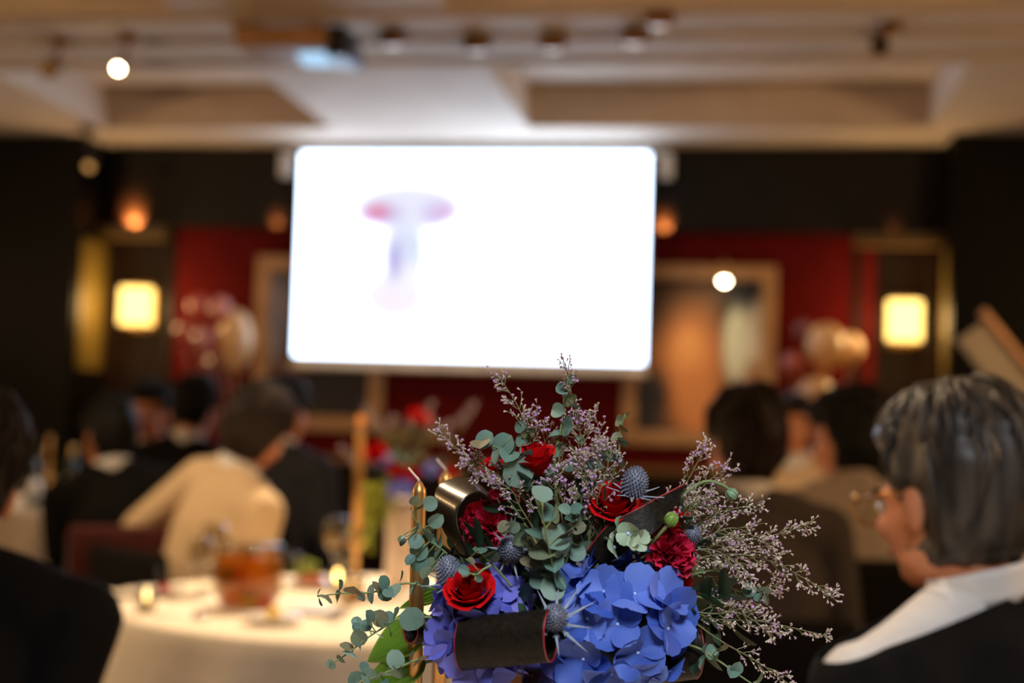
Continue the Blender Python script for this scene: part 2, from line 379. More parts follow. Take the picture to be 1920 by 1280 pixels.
# ------------------------------------------------------------------ framed pictures
M_frame = mat('picture_frame_wood', (166, 124, 84), (186, 142, 98), 12, .4, bump=.05)
M_paint = attrmat('painting')
def picture(x0, x1, z0, z1, fw, label, fn):
    t = empty('framed_picture', ((x0+x1)/2, 8.47, z0), 0, label, 'picture', 'framed pictures on the red wall')
    W, H = x1-x0, z1-z0
    for nm, c, d in (('frame_rail', (0, -.025, fw/2), (W, .05, fw)), ('frame_rail', (0, -.025, H-fw/2), (W, .05, fw)),
                     ('frame_stile', (-W/2+fw/2, -.025, H/2), (fw, .05, H-2*fw)), ('frame_stile', (W/2-fw/2, -.025, H/2), (fw, .05, H-2*fw))):
        MB().box(c, d, None, .008).build(nm, M_frame, t, False)
    vgrid('canvas', 48, 60, (-W/2+fw, -.012, fw), (W-2*fw, 0, 0), (0, 0, H-2*fw), fn, M_paint, t)
    MB().box((0, -.004, H/2), (W-.02, .006, H-.02)).build('back_board', M_dark, t, False)
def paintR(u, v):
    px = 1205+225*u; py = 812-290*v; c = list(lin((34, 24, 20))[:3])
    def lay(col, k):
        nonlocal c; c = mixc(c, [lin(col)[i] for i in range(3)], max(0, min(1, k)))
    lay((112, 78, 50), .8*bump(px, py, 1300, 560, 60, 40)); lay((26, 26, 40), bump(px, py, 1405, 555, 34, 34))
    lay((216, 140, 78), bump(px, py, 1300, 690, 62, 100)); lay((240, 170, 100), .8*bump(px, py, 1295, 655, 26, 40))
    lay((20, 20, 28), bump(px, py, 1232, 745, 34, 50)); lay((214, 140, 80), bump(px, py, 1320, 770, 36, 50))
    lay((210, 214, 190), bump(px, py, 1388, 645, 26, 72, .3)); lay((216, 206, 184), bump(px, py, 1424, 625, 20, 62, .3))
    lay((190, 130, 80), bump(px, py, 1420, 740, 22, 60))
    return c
def paintL(u, v):
    c = list(lin((38, 26, 24))[:3])
    c = mixc(c, lin((180, 178, 186))[:3], bump(u, v, .05, .62, .16, .36)); c = mixc(c, lin((30, 22, 26))[:3], bump(u, v, .6, .15, .4, .2))
    return mixc(c, lin((150, 104, 66))[:3], bump(u, v, .1, .1, .2, .3))
picture(-2.95, -2.12, 1.15, 2.22, .09, 'wooden framed picture mostly hidden behind the lower left of the screen', paintL)
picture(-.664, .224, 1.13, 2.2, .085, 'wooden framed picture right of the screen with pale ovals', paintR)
# picture lamp with a bright round bulb
P = onY(1358, 525, 8.28)
t = empty('picture_lamp', (P.x, 8.45, 2.215), 0, 'small bright round picture lamp over the right framed picture', 'lamp')
MB().tube([(0, 0, 0), (0, -.09, .03), (0, -.17, -.01), (0, P.y-8.45, P.z-2.215+.05)], .007, 8).build('arm', M_gold, t)
MB().lathe([(.03, .05), (.03, .02), (.024, .0)], 16, (0, P.y-8.45, P.z-2.215)).build('lamp_cap', M_gold, t)
M_spotbulb = emitmat('spot_bulb', (255, 232, 186), 46)
MB().ell((0, P.y-8.45, P.z-2.215), .022).build('bulb', M_spotbulb, t)

# ------------------------------------------------------------------ ceiling fixtures
M_dimbulb = emitmat('dim_bulb', (220, 160, 90), 1.1)
M_brass = mat('aged_brass', (120, 78, 36), (140, 92, 44), 20, .4, .8)
def track_spot(base, head, r, bulb, label, housing=M_brass, z=ZC):
    B = onZ(base[0], base[1], z); d = (B-CAM).dot(FW); H = at(head[0], head[1], d)
    t = empty('ceiling_spotlight', B, 0, label, 'spotlight', 'spotlights under the ceiling')
    h = H-B
    MB().lathe([(.0, -.03), (.045, -.03), (.05, 0), (.0, 0)], 20).build('canopy', housing, t)
    MB().tube([(0, 0, -.02), h*.5+Vector((0, 0, -.01)), h+Vector((0, 0, r*1.3))], .009, 8).build('stem', housing, t)
    M = frame(Vector((0, -.75, -.6)))
    MB().lathe([(.0, -.10), (r*.8, -.10), (r*1.15, -.02), (r*1.2, .0), (r*1.05, .0), (r*.8, -.03), (0, -.03)], 20, h, M).build('housing', housing, t)
    MB().lathe([(r, -.004), (r*.7, .008), (0, .014)], 20, h, M).build('lens', bulb, t)
track_spot((245, 66), (221, 129), .017, M_spotbulb, 'lit ceiling spotlight at upper left with bright round bulb')
track_spot((118, 74), (90, 133), .036, emitmat('faint_bulb', (150, 100, 44), .45), 'unlit brass ceiling spotlight at the far upper left')
track_spot((166, 236), (166, 313), .026, M_dimbulb, 'dim ceiling spotlight hanging low against the dark wall at left', M_dark)
track_spot((1668, 46), (1650, 88), .034, M_dark, 'unlit dark ceiling spotlight at the upper right')
track_spot((455, 42), (470, 66), .036, M_porc, 'unlit brass ceiling spotlight left of the projector')
def downlight(px, py, label, tilt=(0, .35, -1)):
    B = onZ(px, py, ZC-.02)
    t = empty('ceiling_downlight', B, 0, label, 'downlight', 'pale downlights in the middle of the ceiling')
    M = frame(tilt)
    MB().lathe([(.050, -.03), (.060, -.01), (.062, .015), (.056, .02), (.05, .01)], 24, (0, 0, -.02), M).build('trim_ring', M_brass, t)
    MB().lathe([(.05, .012), (.03, .03), (0, .036)], 24, (0, 0, -.02), M).build('lens', mat('pale_lens', (226, 224, 222), None, 10, .2, emit=.75), t)
    for s in (-1, 1): MB().box((s*.05, .05, .0), (.02, .04, .03)).build('clip', M_brass, t, False)
downlight(893, 76, 'pale round downlight right of the projector, the left one of the brass pair')
downlight(1036, 74, 'pale round downlight above the screen, the right one of the brass pair')
downlight(1190, 62, 'pale round downlight at upper right, lower of the close pair')
downlight(1236, 28, 'pale oval downlight at the top edge, upper of the close pair')
downlight(735, 66, 'faint pale downlight just right of the projector')
# projector
P = onZ(590, 40, ZC); d = (P-CAM).dot(FW)
t = empty('ceiling_projector', (P.x, P.y, ZC), 0, 'ceiling projector with brown casing and pale blue underside, its light put in as glow', 'projector')
MB().tube([(0, 0, 0), (0, 0, -.06)], .03, 12).build('mount_pole', M_dark, t)
MB().box((-.1, 0, -.10), (.40, .30, .09), None, .015).build('casing', mat('tan_casing', (150, 112, 70), None, 10, .5), t, False)
MB().box((.135, -.02, -.12), (.085, .24, .13), None, .012).build('lens_housing', M_dark, t, False)
MB().box((.17, .02, -.15), (.04, .2, .06), None, .01).build('side_grille', mat('violet_plastic', (74, 74, 120), None, 10, .4), t, False)
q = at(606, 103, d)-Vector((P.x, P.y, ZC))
MB().box((q.x, q.y, q.z), (.19, .14, .075), None, .02).build('glowing_underside', emitmat('underside_glow', (176, 214, 246), .95), t, False)  # screen light on the underside, put in as a glowing block
MB().lathe([(.03, 0), (.035, .03), (.025, .035), (0, .03)], 20, (.12, .14, -.13), frame((0, 1, 0))).build('lens', emitmat('projector_lens', (200, 225, 255), 3), t)

# ------------------------------------------------------------------ balloons, console tables, board
def console(x0, x1, label):
    t = empty('console_table', ((x0+x1)/2, 8.27, 0), 0, label, 'table', 'low console tables along the back wall')
    W = x1-x0
    MB().box((0, 0, .80), (W, .30, .04), None, .006).build('table_top', M_wood, t, False)
    for sx in (-1, 1):
        for sy in (-1, 1): MB().box((sx*(W/2-.04), sy*.11, .39), (.04, .04, .78)).build('leg', M_wood, t, False)
    MB().box((0, 0, .74), (W-.1, .24, .06)).build('apron', M_wood, t, False)
console(-3.3, -2.5, 'dark console table under the left balloons'); console(-.1, .85, 'dark console table under the right balloons')
M_bal = {'rose': mat('rose_balloon', (190, 92, 80), (204, 108, 92), 3, .16, coat=.6, trans=.25),
         'pink': mat('pink_balloon', (206, 132, 122), (214, 142, 130), 3, .16, coat=.6, trans=.25),
         'cream': mat('cream_balloon', (226, 186, 132), (234, 196, 144), 3, .16, coat=.6, trans=.3),
         'plum': mat('plum_balloon', (120, 62, 66), (132, 70, 72), 3, .16, coat=.6, trans=.2)}
M_string = mat('string', (220, 200, 180), None, 10, .6)
def balloons(spec, anchor, wl):
    A = Vector(anchor)
    tt = empty('balloon_weight', A, 0, wl, 'weight')
    MB().lathe([(.05, 0), (.055, .03), (.03, .06), (.012, .08), (0, .085)], 16).build('body', M_gold, tt)
    for (px, py, r, c, Y, label, ey) in spec:
        P = onY(px, py, Y); t = empty('balloon', P, 0, label, 'balloon', 'party balloons beside the screen')
        prof = []
        for i in range(15):
            a = math.pi*i/14; rr = r*math.sin(a); z = r*ey*-math.cos(a)
            if z < 0: rr *= 1-.18*(z/(r*ey))**2; z *= 1.12
            prof.append((max(rr, 0), z))
        MB().lathe(prof, 20).build('envelope', M_bal[c], t)
        zb = -r*ey*1.12
        MB().lathe([(.004, zb-.022), (.014, zb-.024), (.006, zb-.006), (.004, zb+.004)], 10).build('knot', M_bal[c], t)
        S = A+Vector((0, 0, .08))-P; K = Vector((0, 0, zb-.02))
        MB().tube(catmull([K, K*.6+S*.4+Vector((0, 0, -.04)), S], 8), .0022, 4).build('string', M_string, t)
balloons([(372, 572, .062, 'rose', 8.22, 'rose balloon at the upper left of the left bunch', 1.1),
          (414, 578, .066, 'pink', 8.12, 'pink balloon at the top of the left bunch', 1.1),
          (346, 622, .060, 'rose', 8.15, 'rose balloon lowest at the left edge of the left bunch', 1.1),
          (381, 638, .066, 'pink', 8.05, 'pink balloon at the lower middle of the left bunch', 1.15),
          (443, 636, .105, 'cream', 8.16, 'long cream balloon at the right of the left bunch', 1.7),
          (408, 690, .085, 'plum', 8.26, 'plum balloon behind the lower left bunch', 1.2)], (-2.95, 8.22, .82), 'gold balloon weight under the left balloons')
balloons([(1508, 620, .060, 'plum', 8.22, 'plum balloon at the upper left of the right bunch', 1.1),
          (1486, 682, .062, 'rose', 8.08, 'rose balloon at the left of the right bunch', 1.1),
          (1549, 648, .110, 'cream', 8.10, 'large cream balloon at the top of the right bunch', 1.15),
          (1592, 652, .080, 'cream', 8.24, 'cream balloon at the right edge of the right bunch', 1.1),
          (1530, 752, .120, 'cream', 8.05, 'large cream balloon hanging lowest in the right bunch', 1.15)], (.50, 8.22, .82), 'gold balloon weight under the right balloons')
# tilted display board on a stand
P = at(1890, 700, 4.6)
t = empty('display_board', (P.x, P.y, 0), R(-8), 'pale tilted board on a slim stand at the right edge', 'board')
Mb = Matrix.Rotation(R(52), 3, 'Y') @ Matrix.Rotation(R(-20), 3, 'X')
MB().box((0, 0, P.z), (.36, .03, .135), Mb, .006).build('board', mat('pale_board', (140, 126, 104), (150, 136, 112), 10, .6), t, False)
MB().box((.045*.6, 0, P.z+.075*.8), (.36, .045, .02), Mb, .004).build('edge_strip', mat('tan_edge', (190, 140, 96), None, 10, .5), t, False)
MB().tube([(.0, .03, .03), (.0, .03, P.z-.04)], .022, 12).build('pole', mat('bronze_pole', (72, 52, 40), None, 10, .4, .6), t)
for a in (90, 210, 330):
    MB().tube([(0, .03, .12), (.26*math.cos(R(a)), .03+.26*math.sin(R(a)), .012)], .011, 8).build('leg', M_dark, t)

# ------------------------------------------------------------------ tables
def cloth_mesh(rad, h, folds, seed, flare=.05):
    mb = MB(); n = 160
    ph = [noise.noise(Vector((seed, i*.37, 0)))*2 for i in range(8)]
    def fn(u, v):
        q = 2*math.pi*u
        if v <= .3: r = rad*v/.3; z = h
        else:
            s = (v-.3)/.7
            if s < .08: r = rad+.012*math.sin(s/.08*math.pi/2); z = h-.012*(1-math.cos(s/.08*math.pi/2))
            else:
                k = (s-.08)/.92
                wv = math.sin(folds*q+ph[0])*.6+math.sin((folds*.5+1)//1*q+ph[1])*.5+math.sin((folds*1.6)//1*q+ph[2])*.3
                r = rad+.012+flare*k+wv*.050*k**.6; z = h-.012-(h-.025)*k
        return Vector((r*math.cos(q), r*math.sin(q), z))
    mb.grid(fn, n, 26); return mb
def round_table(x, y, rad, label, clabel, folds, seed):
    t = empty('banquet_table', (x, y, 0), 0, label, 'table', 'round banquet tables')
    MB().lathe([(rad-.01, .70), (rad, .705), (rad, .725), (rad-.006, .73), (0, .73)], 48).build('table_top', M_wood, t)
    for a in (45, 135, 225, 315):
        c, s = math.cos(R(a)), math.sin(R(a))
        MB().tube([(rad*.62*c, rad*.62*s, .70), (rad*.66*c, rad*.66*s, 0)], .016, 8).build('leg', M_dark, t)
    o = cloth_mesh(rad+.008, .736, folds, seed).build('tablecloth', M_cloth); o.location = (x, y, 0)
    thick(o, .0015)
    tag(o, clabel, 'tablecloth', 'white tablecloths on the round tables')
T2 = (-.93, 3.75)
round_table(-.10, 1.02, .52, 'round table carrying the near bouquet', 'white tablecloth under the near bouquet', 20, 1.3)
round_table(T2[0], T2[1], .69, 'round guest table with jug and candles in the middle distance', 'cream white tablecloth on the guest table with the orange fruit jug', 13, 4.1)
round_table(-3.60, 7.25, .66, 'round table at the far left behind the black jacket', 'white tablecloth on the far left table with a tealight', 18, 7.7)
round_table(.32, 5.35, .62, 'round table between the two heads on the right', 'white tablecloth on the table beyond the right hand guests', 18, 2.9)

# ------------------------------------------------------------------ chairs
def chair(x, y, rz, label, um, seat=.45, top=.90):
    t = empty('banquet_chair', (x, y, 0), rz, label, 'chair', 'banquet chairs')
    MB().box((0, 0, seat-.035), (.44, .43, .07), None, .025).build('seat', um, t)
    MB().box((0, -.215, (seat+.08+top)/2), (.42, .05, top-seat-.08), Matrix.Rotation(R(6), 3, 'X'), .022).build('backrest', um, t)
    for sx in (-1, 1):
        MB().tube([(sx*.20, .19, seat-.05), (sx*.205, .20, 0)], .013, 8).build('leg', M_dark, t)
        MB().tube([(sx*.20, -.19, seat-.05), (sx*.205, -.25, 0)], .013, 8).build('leg', M_dark, t)
        MB().tube([(sx*.20, -.19, seat-.05), (sx*.20, -.212, seat+.12), (sx*.20, -.235, top-.04)], .012, 8).build('back_frame', M_dark, t)
    MB().box((0, 0, seat-.08), (.41, .40, .02)).build('seat_frame', M_dark, t, False)

# ------------------------------------------------------------------ people
_ico = {}
def hull_caps(bm, segs):
    for a, ra, b, rb in segs:
        tmp = bmesh.new()
        M0 = Matrix.Translation(Vector(a)) @ (Matrix.Diagonal((*ra, 1)) if hasattr(ra, '__len__') else Matrix.Scale(ra, 4))
        bmesh.ops.create_icosphere(tmp, subdivisions=2, radius=1, matrix=M0)
        if b is not None:
            M1 = Matrix.Translation(Vector(b)) @ (Matrix.Diagonal((*rb, 1)) if hasattr(rb, '__len__') else Matrix.Scale(rb, 4))
            bmesh.ops.create_icosphere(tmp, subdivisions=2, radius=1, matrix=M1)
            r = bmesh.ops.convex_hull(tmp, input=tmp.verts)
            bmesh.ops.delete(tmp, geom=list({v for v in r['geom_interior'] if isinstance(v, bmesh.types.BMVert)}), context='VERTS')
        me = bpy.data.meshes.new('t'); tmp.to_mesh(me); tmp.free(); bm.from_mesh(me); bpy.data.meshes.remove(me)
def ell_rot(bm, c, r, M):
    tmp = bmesh.new(); bmesh.ops.create_icosphere(tmp, subdivisions=3, radius=1, matrix=Matrix.Translation(Vector(c)) @ M.to_4x4() @ Matrix.Diagonal((*r, 1)))
    me = bpy.data.meshes.new('t'); tmp.to_mesh(me); tmp.free(); bm.from_mesh(me); bpy.data.meshes.remove(me)
def voxel(bm, vox, smooth, name):
    me = bpy.data.meshes.new('t'); bm.to_mesh(me); bm.free()
    o = bpy.data.objects.new('t', me); COL.objects.link(o)
    r = o.modifiers.new('r', 'REMESH'); r.mode = 'VOXEL'; r.voxel_size = vox
    if smooth: s_ = o.modifiers.new('s', 'SMOOTH'); s_.iterations = smooth; s_.factor = .6
    dg = bpy.context.evaluated_depsgraph_get(); out = bpy.data.meshes.new_from_object(o.evaluated_get(dg)); out.name = name
    bpy.data.objects.remove(o); bpy.data.meshes.remove(me)
    out.polygons.foreach_set('use_smooth', [True]*len(out.polygons)); return out
def bisect(me, co, no):
    bm = bmesh.new(); bm.from_mesh(me)
    bmesh.ops.bisect_plane(bm, geom=bm.verts[:]+bm.edges[:]+bm.faces[:], plane_co=co, plane_no=no, clear_outer=True)
    bm.to_mesh(me); bm.free(); me.polygons.foreach_set('use_smooth', [True]*len(me.polygons)); return me
def person(px, py, d, yaw, label, jacket, shirt=None, hairm=None, style='short', lean=4, side=0, hyaw=0, hpit=0, hrol=0,
           arms=None, vox=.010, cut=(0, .30, 1), cutz=.012, collar=True, seat=.45, chair_spec=None, broad=1.0, hairsize=1.0, glasses=False, group=None):
    """px, py, d place the middle of the head; yaw 0 faces away from the camera, + turns left."""
    H = at(px, py, d)
    base = Vector((0, 0, seat+.07))
    lm = Matrix.Rotation(R(-lean), 3, 'X') @ Matrix.Rotation(R(side), 3, 'Y')
    hl = lm @ Vector((0, .02, .65)); k = (H.z-base.z)/hl.z
    def T(x, y, z):                                    # torso point, z above the seat, leaned and stretched
        return base + lm @ Vector((x, y, z*k))
    RZ = Matrix.Rotation(R(yaw), 3, 'Z')
    hoff = T(0, .02, .65); hw = RZ @ hoff
    root = empty('person', (H.x-hw.x, H.y-hw.y, 0), R(yaw), label, 'person', group)
    HM = lm @ Matrix.Rotation(R(hyaw), 3, 'Z') @ Matrix.Rotation(R(-hpit), 3, 'X') @ Matrix.Rotation(R(hrol), 3, 'Y')
    def HP(x, y, z): return hoff + HM @ Vector((x, y, z))
    bw = broad
    A = {'el': ((-.25, .04, .20), (.25, .04, .20)), 'wr': ((-.12, .29, .10), (.12, .29, .10))}
    if arms: A.update(arms)
    S = [T(-.178*bw, 0, .45), T(.178*bw, 0, .45)]
    E_ = [base+Vector(p) if isinstance(p, tuple) else p for p in A['el']]; W_ = [base+Vector(p) for p in A['wr']]
    kn = [Vector((s*.13, .45, seat+.05)) for s in (-1, 1)]; an = [Vector((s*.13, .46, .09)) for s in (-1, 1)]
    hp = [Vector((s*.09, .02, seat+.09)) for s in (-1, 1)]
    def torso(g):
        return [(T(0, 0, 0), (.165*bw+g, .125+g, .11+g), T(0, .005, .14), (.145*bw+g, .11+g, .10+g)),
                (T(0, .005, .14), (.145*bw+g, .11+g, .10+g), T(0, .005, .33), (.165*bw+g, .118+g, .13+g)),
                (T(-.13*bw, 0, .445), .062+g, T(.13*bw, 0, .445), .062+g), (T(0, 0, .33), (.16*bw+g, .115+g, .11+g), T(0, -.005, .43), (.12*bw+g, .085+g, .07+g)),
                (T(-.15*bw, -.005, .455), .045+g, T(0, -.012, .525), .05+g*.6), (T(.15*bw, -.005, .455), .045+g, T(0, -.012, .525), .05+g*.6)]
    def armsegs(g, to_wrist=True):
        out = []
        for s, e, w_ in zip(S, E_, W_):
            out += [(s, .052+g, e, .040+g), (e, .040+g, w_, .028+g)]
        return out
    bm = bmesh.new()
    hull_caps(bm, torso(0)+armsegs(0))
    hull_caps(bm, [(T(0, -.012, .50), .057, HP(0, -.015, -.06), .054)])
    legs = []
    for h_, kk, a in zip(hp, kn, an): legs += [(h_, .085, kk, .058), (kk, .056, a, .038), (a+Vector((0, -.03, -.04)), .035, a+Vector((0, .13, -.06)), .026)]
    hull_caps(bm, legs)
    for i, (e, w_) in enumerate(zip(E_, W_)):           # palms, four fingers and a thumb each
        dr = (w_-e).normalized(); s = -1 if i == 0 else 1
        up = Vector((0, 0, 1)); lat = dr.cross(up).normalized(); nn = lat.cross(dr).normalized()
        pc = w_+dr*.05
        hull_caps(bm, [(w_, .024, pc+lat*.018, .016), (w_, .024, pc-lat*.018, .016), (pc+lat*.02, .015, pc-lat*.02, .015), (pc+dr*.03+lat*.022, .013, pc+dr*.03-lat*.022, .013)])
        for j, ln in enumerate((.060, .072, .066, .050)):
            f0 = pc+dr*.032+lat*s*-1*(-.029+.0195*j); f1 = f0+dr*ln*.5-nn*.008; f2 = f1+dr*ln*.42-nn*.022
            hull_caps(bm, [(f0, .0092, f1, .0088), (f1, .0088, f2, .0075)])
        t0 = w_+dr*.02-lat*s*-1*-.024*-1; t1 = t0+dr*.03+lat*s*-1*-.028; t2 = t1+dr*.028-nn*.008
        hull_caps(bm, [(t0, .012, t1, .0105), (t1, .0105, t2, .009)])
    def he(c, r): ell_rot(bm, HP(*c), r, HM)
    he((0, -.012, .032), (.074, .094, .088)); he((0, .03, -.03), (.062, .064, .082)); he((0, .052, -.088), (.034, .032, .026))
    he((-.03, .02, -.075), (.03, .045, .03)); he((.03, .02, -.075), (.03, .045, .03)); he((0, .078, .012), (.045, .018, .012))
    for s in (-1, 1):
        he((s*.034, .072, -.03), (.022, .02, .02)); ell_rot(bm, HP(s*.078, -.004, -.012), (.011, .02, .033), HM @ Matrix.Rotation(R(s*18), 3, 'Z'))
        he((s*.080, -.006, -.034), (.008, .010, .012))
    hull_caps(bm, [(HP(0, .088, .008), .009, HP(0, .108, -.030), .0125)]); he((-.011, .098, -.034), (.009, .010, .008)); he((.011, .098, -.034), (.009, .010, .008))
    he((0, .086, -.060), (.022, .010, .006)); he((0, .084, -.069), (.020, .010, .006))
    body = inst('body', voxel(bm, vox*.72, 3, 'body'), root); body.data.materials.append(M_skin)
    for s in (-1, 1):
        e = MB().ell(HP(s*.031, .083, -.006), .0115, 10, 8).build('eye', M_eyew, root)
        MB().ell(HP(s*.031, .0925, -.006), (.0055, .0055, .0055), 8, 6).build('iris', M_eyed, e)
        MB().tube([HP(s*.015, .097, .016), HP(s*.032, .096, .021), HP(s*.050, .084, .014)], [.003, .0035, .002], 6).build('eyebrow', M_hairb, root)
    MB().tube([HP(-.02, .093, -.0645), HP(0, .0975, -.0640), HP(.02, .093, -.0645)], [.0025, .0045, .0025], 6).build('lips', M_lip, root)
    # hair: a shell over the skull that dips under the skin outside the hairline
    hs = hairsize; nv_, nu_ = 44, 56
    def hair_fn(u, v):
        q = 2*math.pi*u; tt = -math.pi*.5+math.pi*v
        dirv = Vector((math.cos(tt)*math.sin(q), math.cos(tt)*math.cos(q), math.sin(tt)))
        nape = {'short': -.085, 'bob': -.12, 'crop': -.07}[style]
        p = Vector((dirv.x*.079, -.012+dirv.y*.099, .024+dirv.z*(.100 if dirv.z > 0 else .115)))
        face = sm(p.y, .018, .05)*(1-sm(p.z, .048, .075))
        ear = sm(abs(p.x), .045, .062)*sm(p.y, -.03 if style != 'bob' else .01, -.005 if style != 'bob' else .03)*(1-sm(p.z, .0, .02))
        neck = 1-sm(p.z, nape-.008, nape+.014)
        under = max(face, ear, neck)
        th = (.017+.006*noise.noise(p*26)+.005*noise.noise(Vector((p.x*90, p.y*40, p.z*14))))*hs
        if p.z > .06: th += .005*hs
        return HP(*(p*(1+(th/.09)*(1-under)) - Vector((0, -.012, .02))*under*0 - p*under*.12))
    ho = MB().grid(hair_fn, nu_, nv_).build('hair', hairm or M_hairb, root)
    # locks: tapered strands lying over the shell
    lk = MB(); rr = random.Random(int(px*7+py))
    for i in range(190 if vox < .0095 else 46):
        u0 = rr.random(); v0 = rr.uniform(.60, .93); u1 = u0+rr.uniform(-.03, .03); dv = rr.uniform(.12, .28)
        pts = []
        for j in range(6):
            s = j/5; p = hair_fn((u0+(u1-u0)*s) % 1, v0-dv*s); c = hoff
            pts.append(p+(p-c).normalized()*(.003*math.sin(s*math.pi)+.0005))
        y0 = (HM.transposed() @ (pts[-1]-hoff))
        if y0.y > .03 and y0.z < .075: continue
        if y0.z < -.07 or (abs(y0.x) > .045 and y0.y > -.03 and y0.z < .02): continue
        lk.tube(pts, [.002, .0045, .005, .0045, .003, .0008], 5)
    if lk.v: lk.build('hair_locks', hairm or M_hairb, root)['kind'] = 'stuff'
    # clothes
    cz = T(0, -.01, .525+cutz); cn = lm @ Vector(cut)
    bm = bmesh.new(); hull_caps(bm, torso(.020)+armsegs(.017)); jm = voxel(bm, vox*1.25, 4, 'jacket')
    bisect(jm, cz, cn)
    j = inst('jacket', jm, root); j.data.materials.append(jacket); thick(j, .004)
    if shirt:
        bm = bmesh.new(); hull_caps(bm, torso(.009)+[(a_, .060, b_, .047) for a_, b_ in zip(S, E_)]); me = voxel(bm, vox*1.25, 3, 'shirt'); bisect(me, T(0, -.012, .556), lm @ Vector((0, -.1, 1)))
        s_ = inst('shirt', me, root); s_.data.materials.append(shirt)
        if collar:
            def cf(u, v):
                q = 2*math.pi*u; r = .073-.007*v; zz = .512+.046*v+.008*math.cos(q)*-1
                return T(r*math.sin(q), -.010+r*math.cos(q)*.98+.01*(1-v), zz-.012*max(0, math.cos(q))*(1-v))
            thick(MB().grid(cf, 36, 4).build('collar', shirt, root), .004)
    bm = bmesh.new(); hull_caps(bm, [(Vector(T(0, 0, 0)), (.178*bw, .138, .115), Vector(T(0, 0, .06)), (.168*bw, .13, .10))])
    tl = []
    for h_, kk, a in zip(hp, kn, an): tl += [(h_, .099, kk, .074), (kk, .073, a+Vector((0, 0, .02)), .058)]
    hull_caps(bm, tl); tr = inst('trousers', voxel(bm, vox*1.4, 3, 'trousers'), root); tr.data.materials.append(M_trous)
    for a in an:
        bm = bmesh.new(); hull_caps(bm, [(a+Vector((0, -.035, -.045)), (.042, .045, .045), a+Vector((0, .15, -.058)), (.042, .05, .032)), (a+Vector((0, -.03, 0)), .045, a+Vector((0, -.02, -.04)), .045)])
        me = voxel(bm, .012, 2, 'shoe'); bisect(me, (0, 0, .001), (0, 0, -1))
        sh = inst('shoe', me, root); sh.data.materials.append(M_shoe)
    if glasses:
        go = MB().tube([HP(-.007, .107, .002), HP(0, .110, .005), HP(.007, .107, .002)], .0016, 6).build('glasses', M_gold, root)
        for s in (-1, 1): MB().tube([HP(s*.0785, .0, .008), HP(s*.076, .05, .010), HP(s*.070, .098, .008)], .0018, 6).build('temple', M_gold, go)
        for s in (-1, 1):
            ring = [HP(s*.036+.031*math.cos(2*math.pi*i/24), .104+.002*math.cos(4*math.pi*i/24), -.006+.022*math.sin(2*math.pi*i/24)) for i in range(25)]
            MB().tube(ring, .0016, 6).build('rim', M_gold, go)
            MB().grid(lambda u, v: HP(s*.036+.030*v*math.cos(2*math.pi*u), .104, -.006+.021*v*math.sin(2*math.pi*u)), 20, 2).build('lens', M_glass, go)
            MB().ell(HP(s*.0705, .096, .009), (.006, .006, .006), 8, 6).build('hinge', M_gold, go)
    if chair_spec:
        chair(root.location.x, root.location.y, R(yaw), chair_spec[0], chair_spec[1], seat, chair_spec[2])
    return root
PG = None
person(1782, 934, 1.85, 30, 'grey haired man with glasses and white collar in black suit at far right', M_suit, M_shirt, M_hairg, 'short', 4, -11, 14, 2, 10,
       vox=.0085, cut=(-.16, -.05, 1), cutz=.006, chair_spec=('black chair of the grey haired man', M_suit, .84), broad=1.1, hairsize=1.0, glasses=True)
person(-70, 908, 2.3, 8, 'person in a black jacket cut off by the left edge, nearest on the left', M_suit, M_shirt, M_hairbr, 'short', 14, 6, 10, 8, 4,
       vox=.0090, chair_spec=('dark chair of the person at the left edge', M_suit, .80), broad=1.36)
person(205, 822, 5.0, 24, 'person in a black suit on a dark red chair, head turned left', M_suit, M_shirt, M_hairb, 'short', 12, -9, 26, 8, 6,
       chair_spec=('dark red upholstered chair under the black suited person', M_chairred, .86), arms={'el': ((-.24, .06, .22), (.30, .0, .24))}, broad=1.04, cutz=.04)
person(482, 812, 4.65, -34, 'dark haired person in a beige jacket leaning at the guest table', M_suitbg, M_shirt, M_hairbr, 'bob', 10, 14, 0, 14, 0,
       chair_spec=('dark chair behind the beige jacket', M_suit, .80), arms={'el': ((-.34, -.04, .26), (.27, .06, .22))}, hairsize=1.5, broad=1.05)
person(365, 768, 5.9, 6, 'dark haired person in black with a pale collar, seen between two nearer guests', M_suit, M_shirt, M_hairb, 'short', 8, 6, -10, 10, 0,
       chair_spec=('dark chair of the guest with the pale collar', M_suit, .82))
person(281, 775, 6.3, 172, 'person with a white shirt facing the camera in the left background', M_suit, M_shirt, M_hairb, 'short', 4, 0, 10, 0, 0, cut=(0, .55, 1), cutz=-.12,
       chair_spec=('dark chair of the guest facing the camera', M_suit, .82))
person(534, 775, 5.6, -12, 'person in a dark navy suit right of the beige jacket', M_navy, M_shirt, M_hairb, 'short', 4, 0, -6, 4, 0,
       chair_spec=('dark chair of the navy suited guest', M_suit, .82))
person(1395, 838, 3.6, 12, 'dark haired person in a charcoal suit right of the bouquet', M_suitg, M_shirt, M_hairbr, 'short', 4, 0, 18, 6, 0,
       chair_spec=('dark chair of the charcoal suited guest', M_suit, .80), hairsize=1.35, broad=1.15)
person(1588, 828, 4.25, 16, 'black haired person in a grey jacket beside the grey haired man', M_suitgr, M_suitgr, M_hairb, 'bob', 6, 0, 52, 10, 0,
       chair_spec=('black chair in front of the grey jacket', M_suit, .89), hairsize=1.6)
person(1488, 800, 6.2, 176, 'person in cream seated beyond the right hand guests, facing the camera', M_suitbg, M_shirt, M_hairbr, 'short', 2, 0, 0, 0, 0,
       chair_spec=('dark chair of the guest in cream', M_suit, .80))
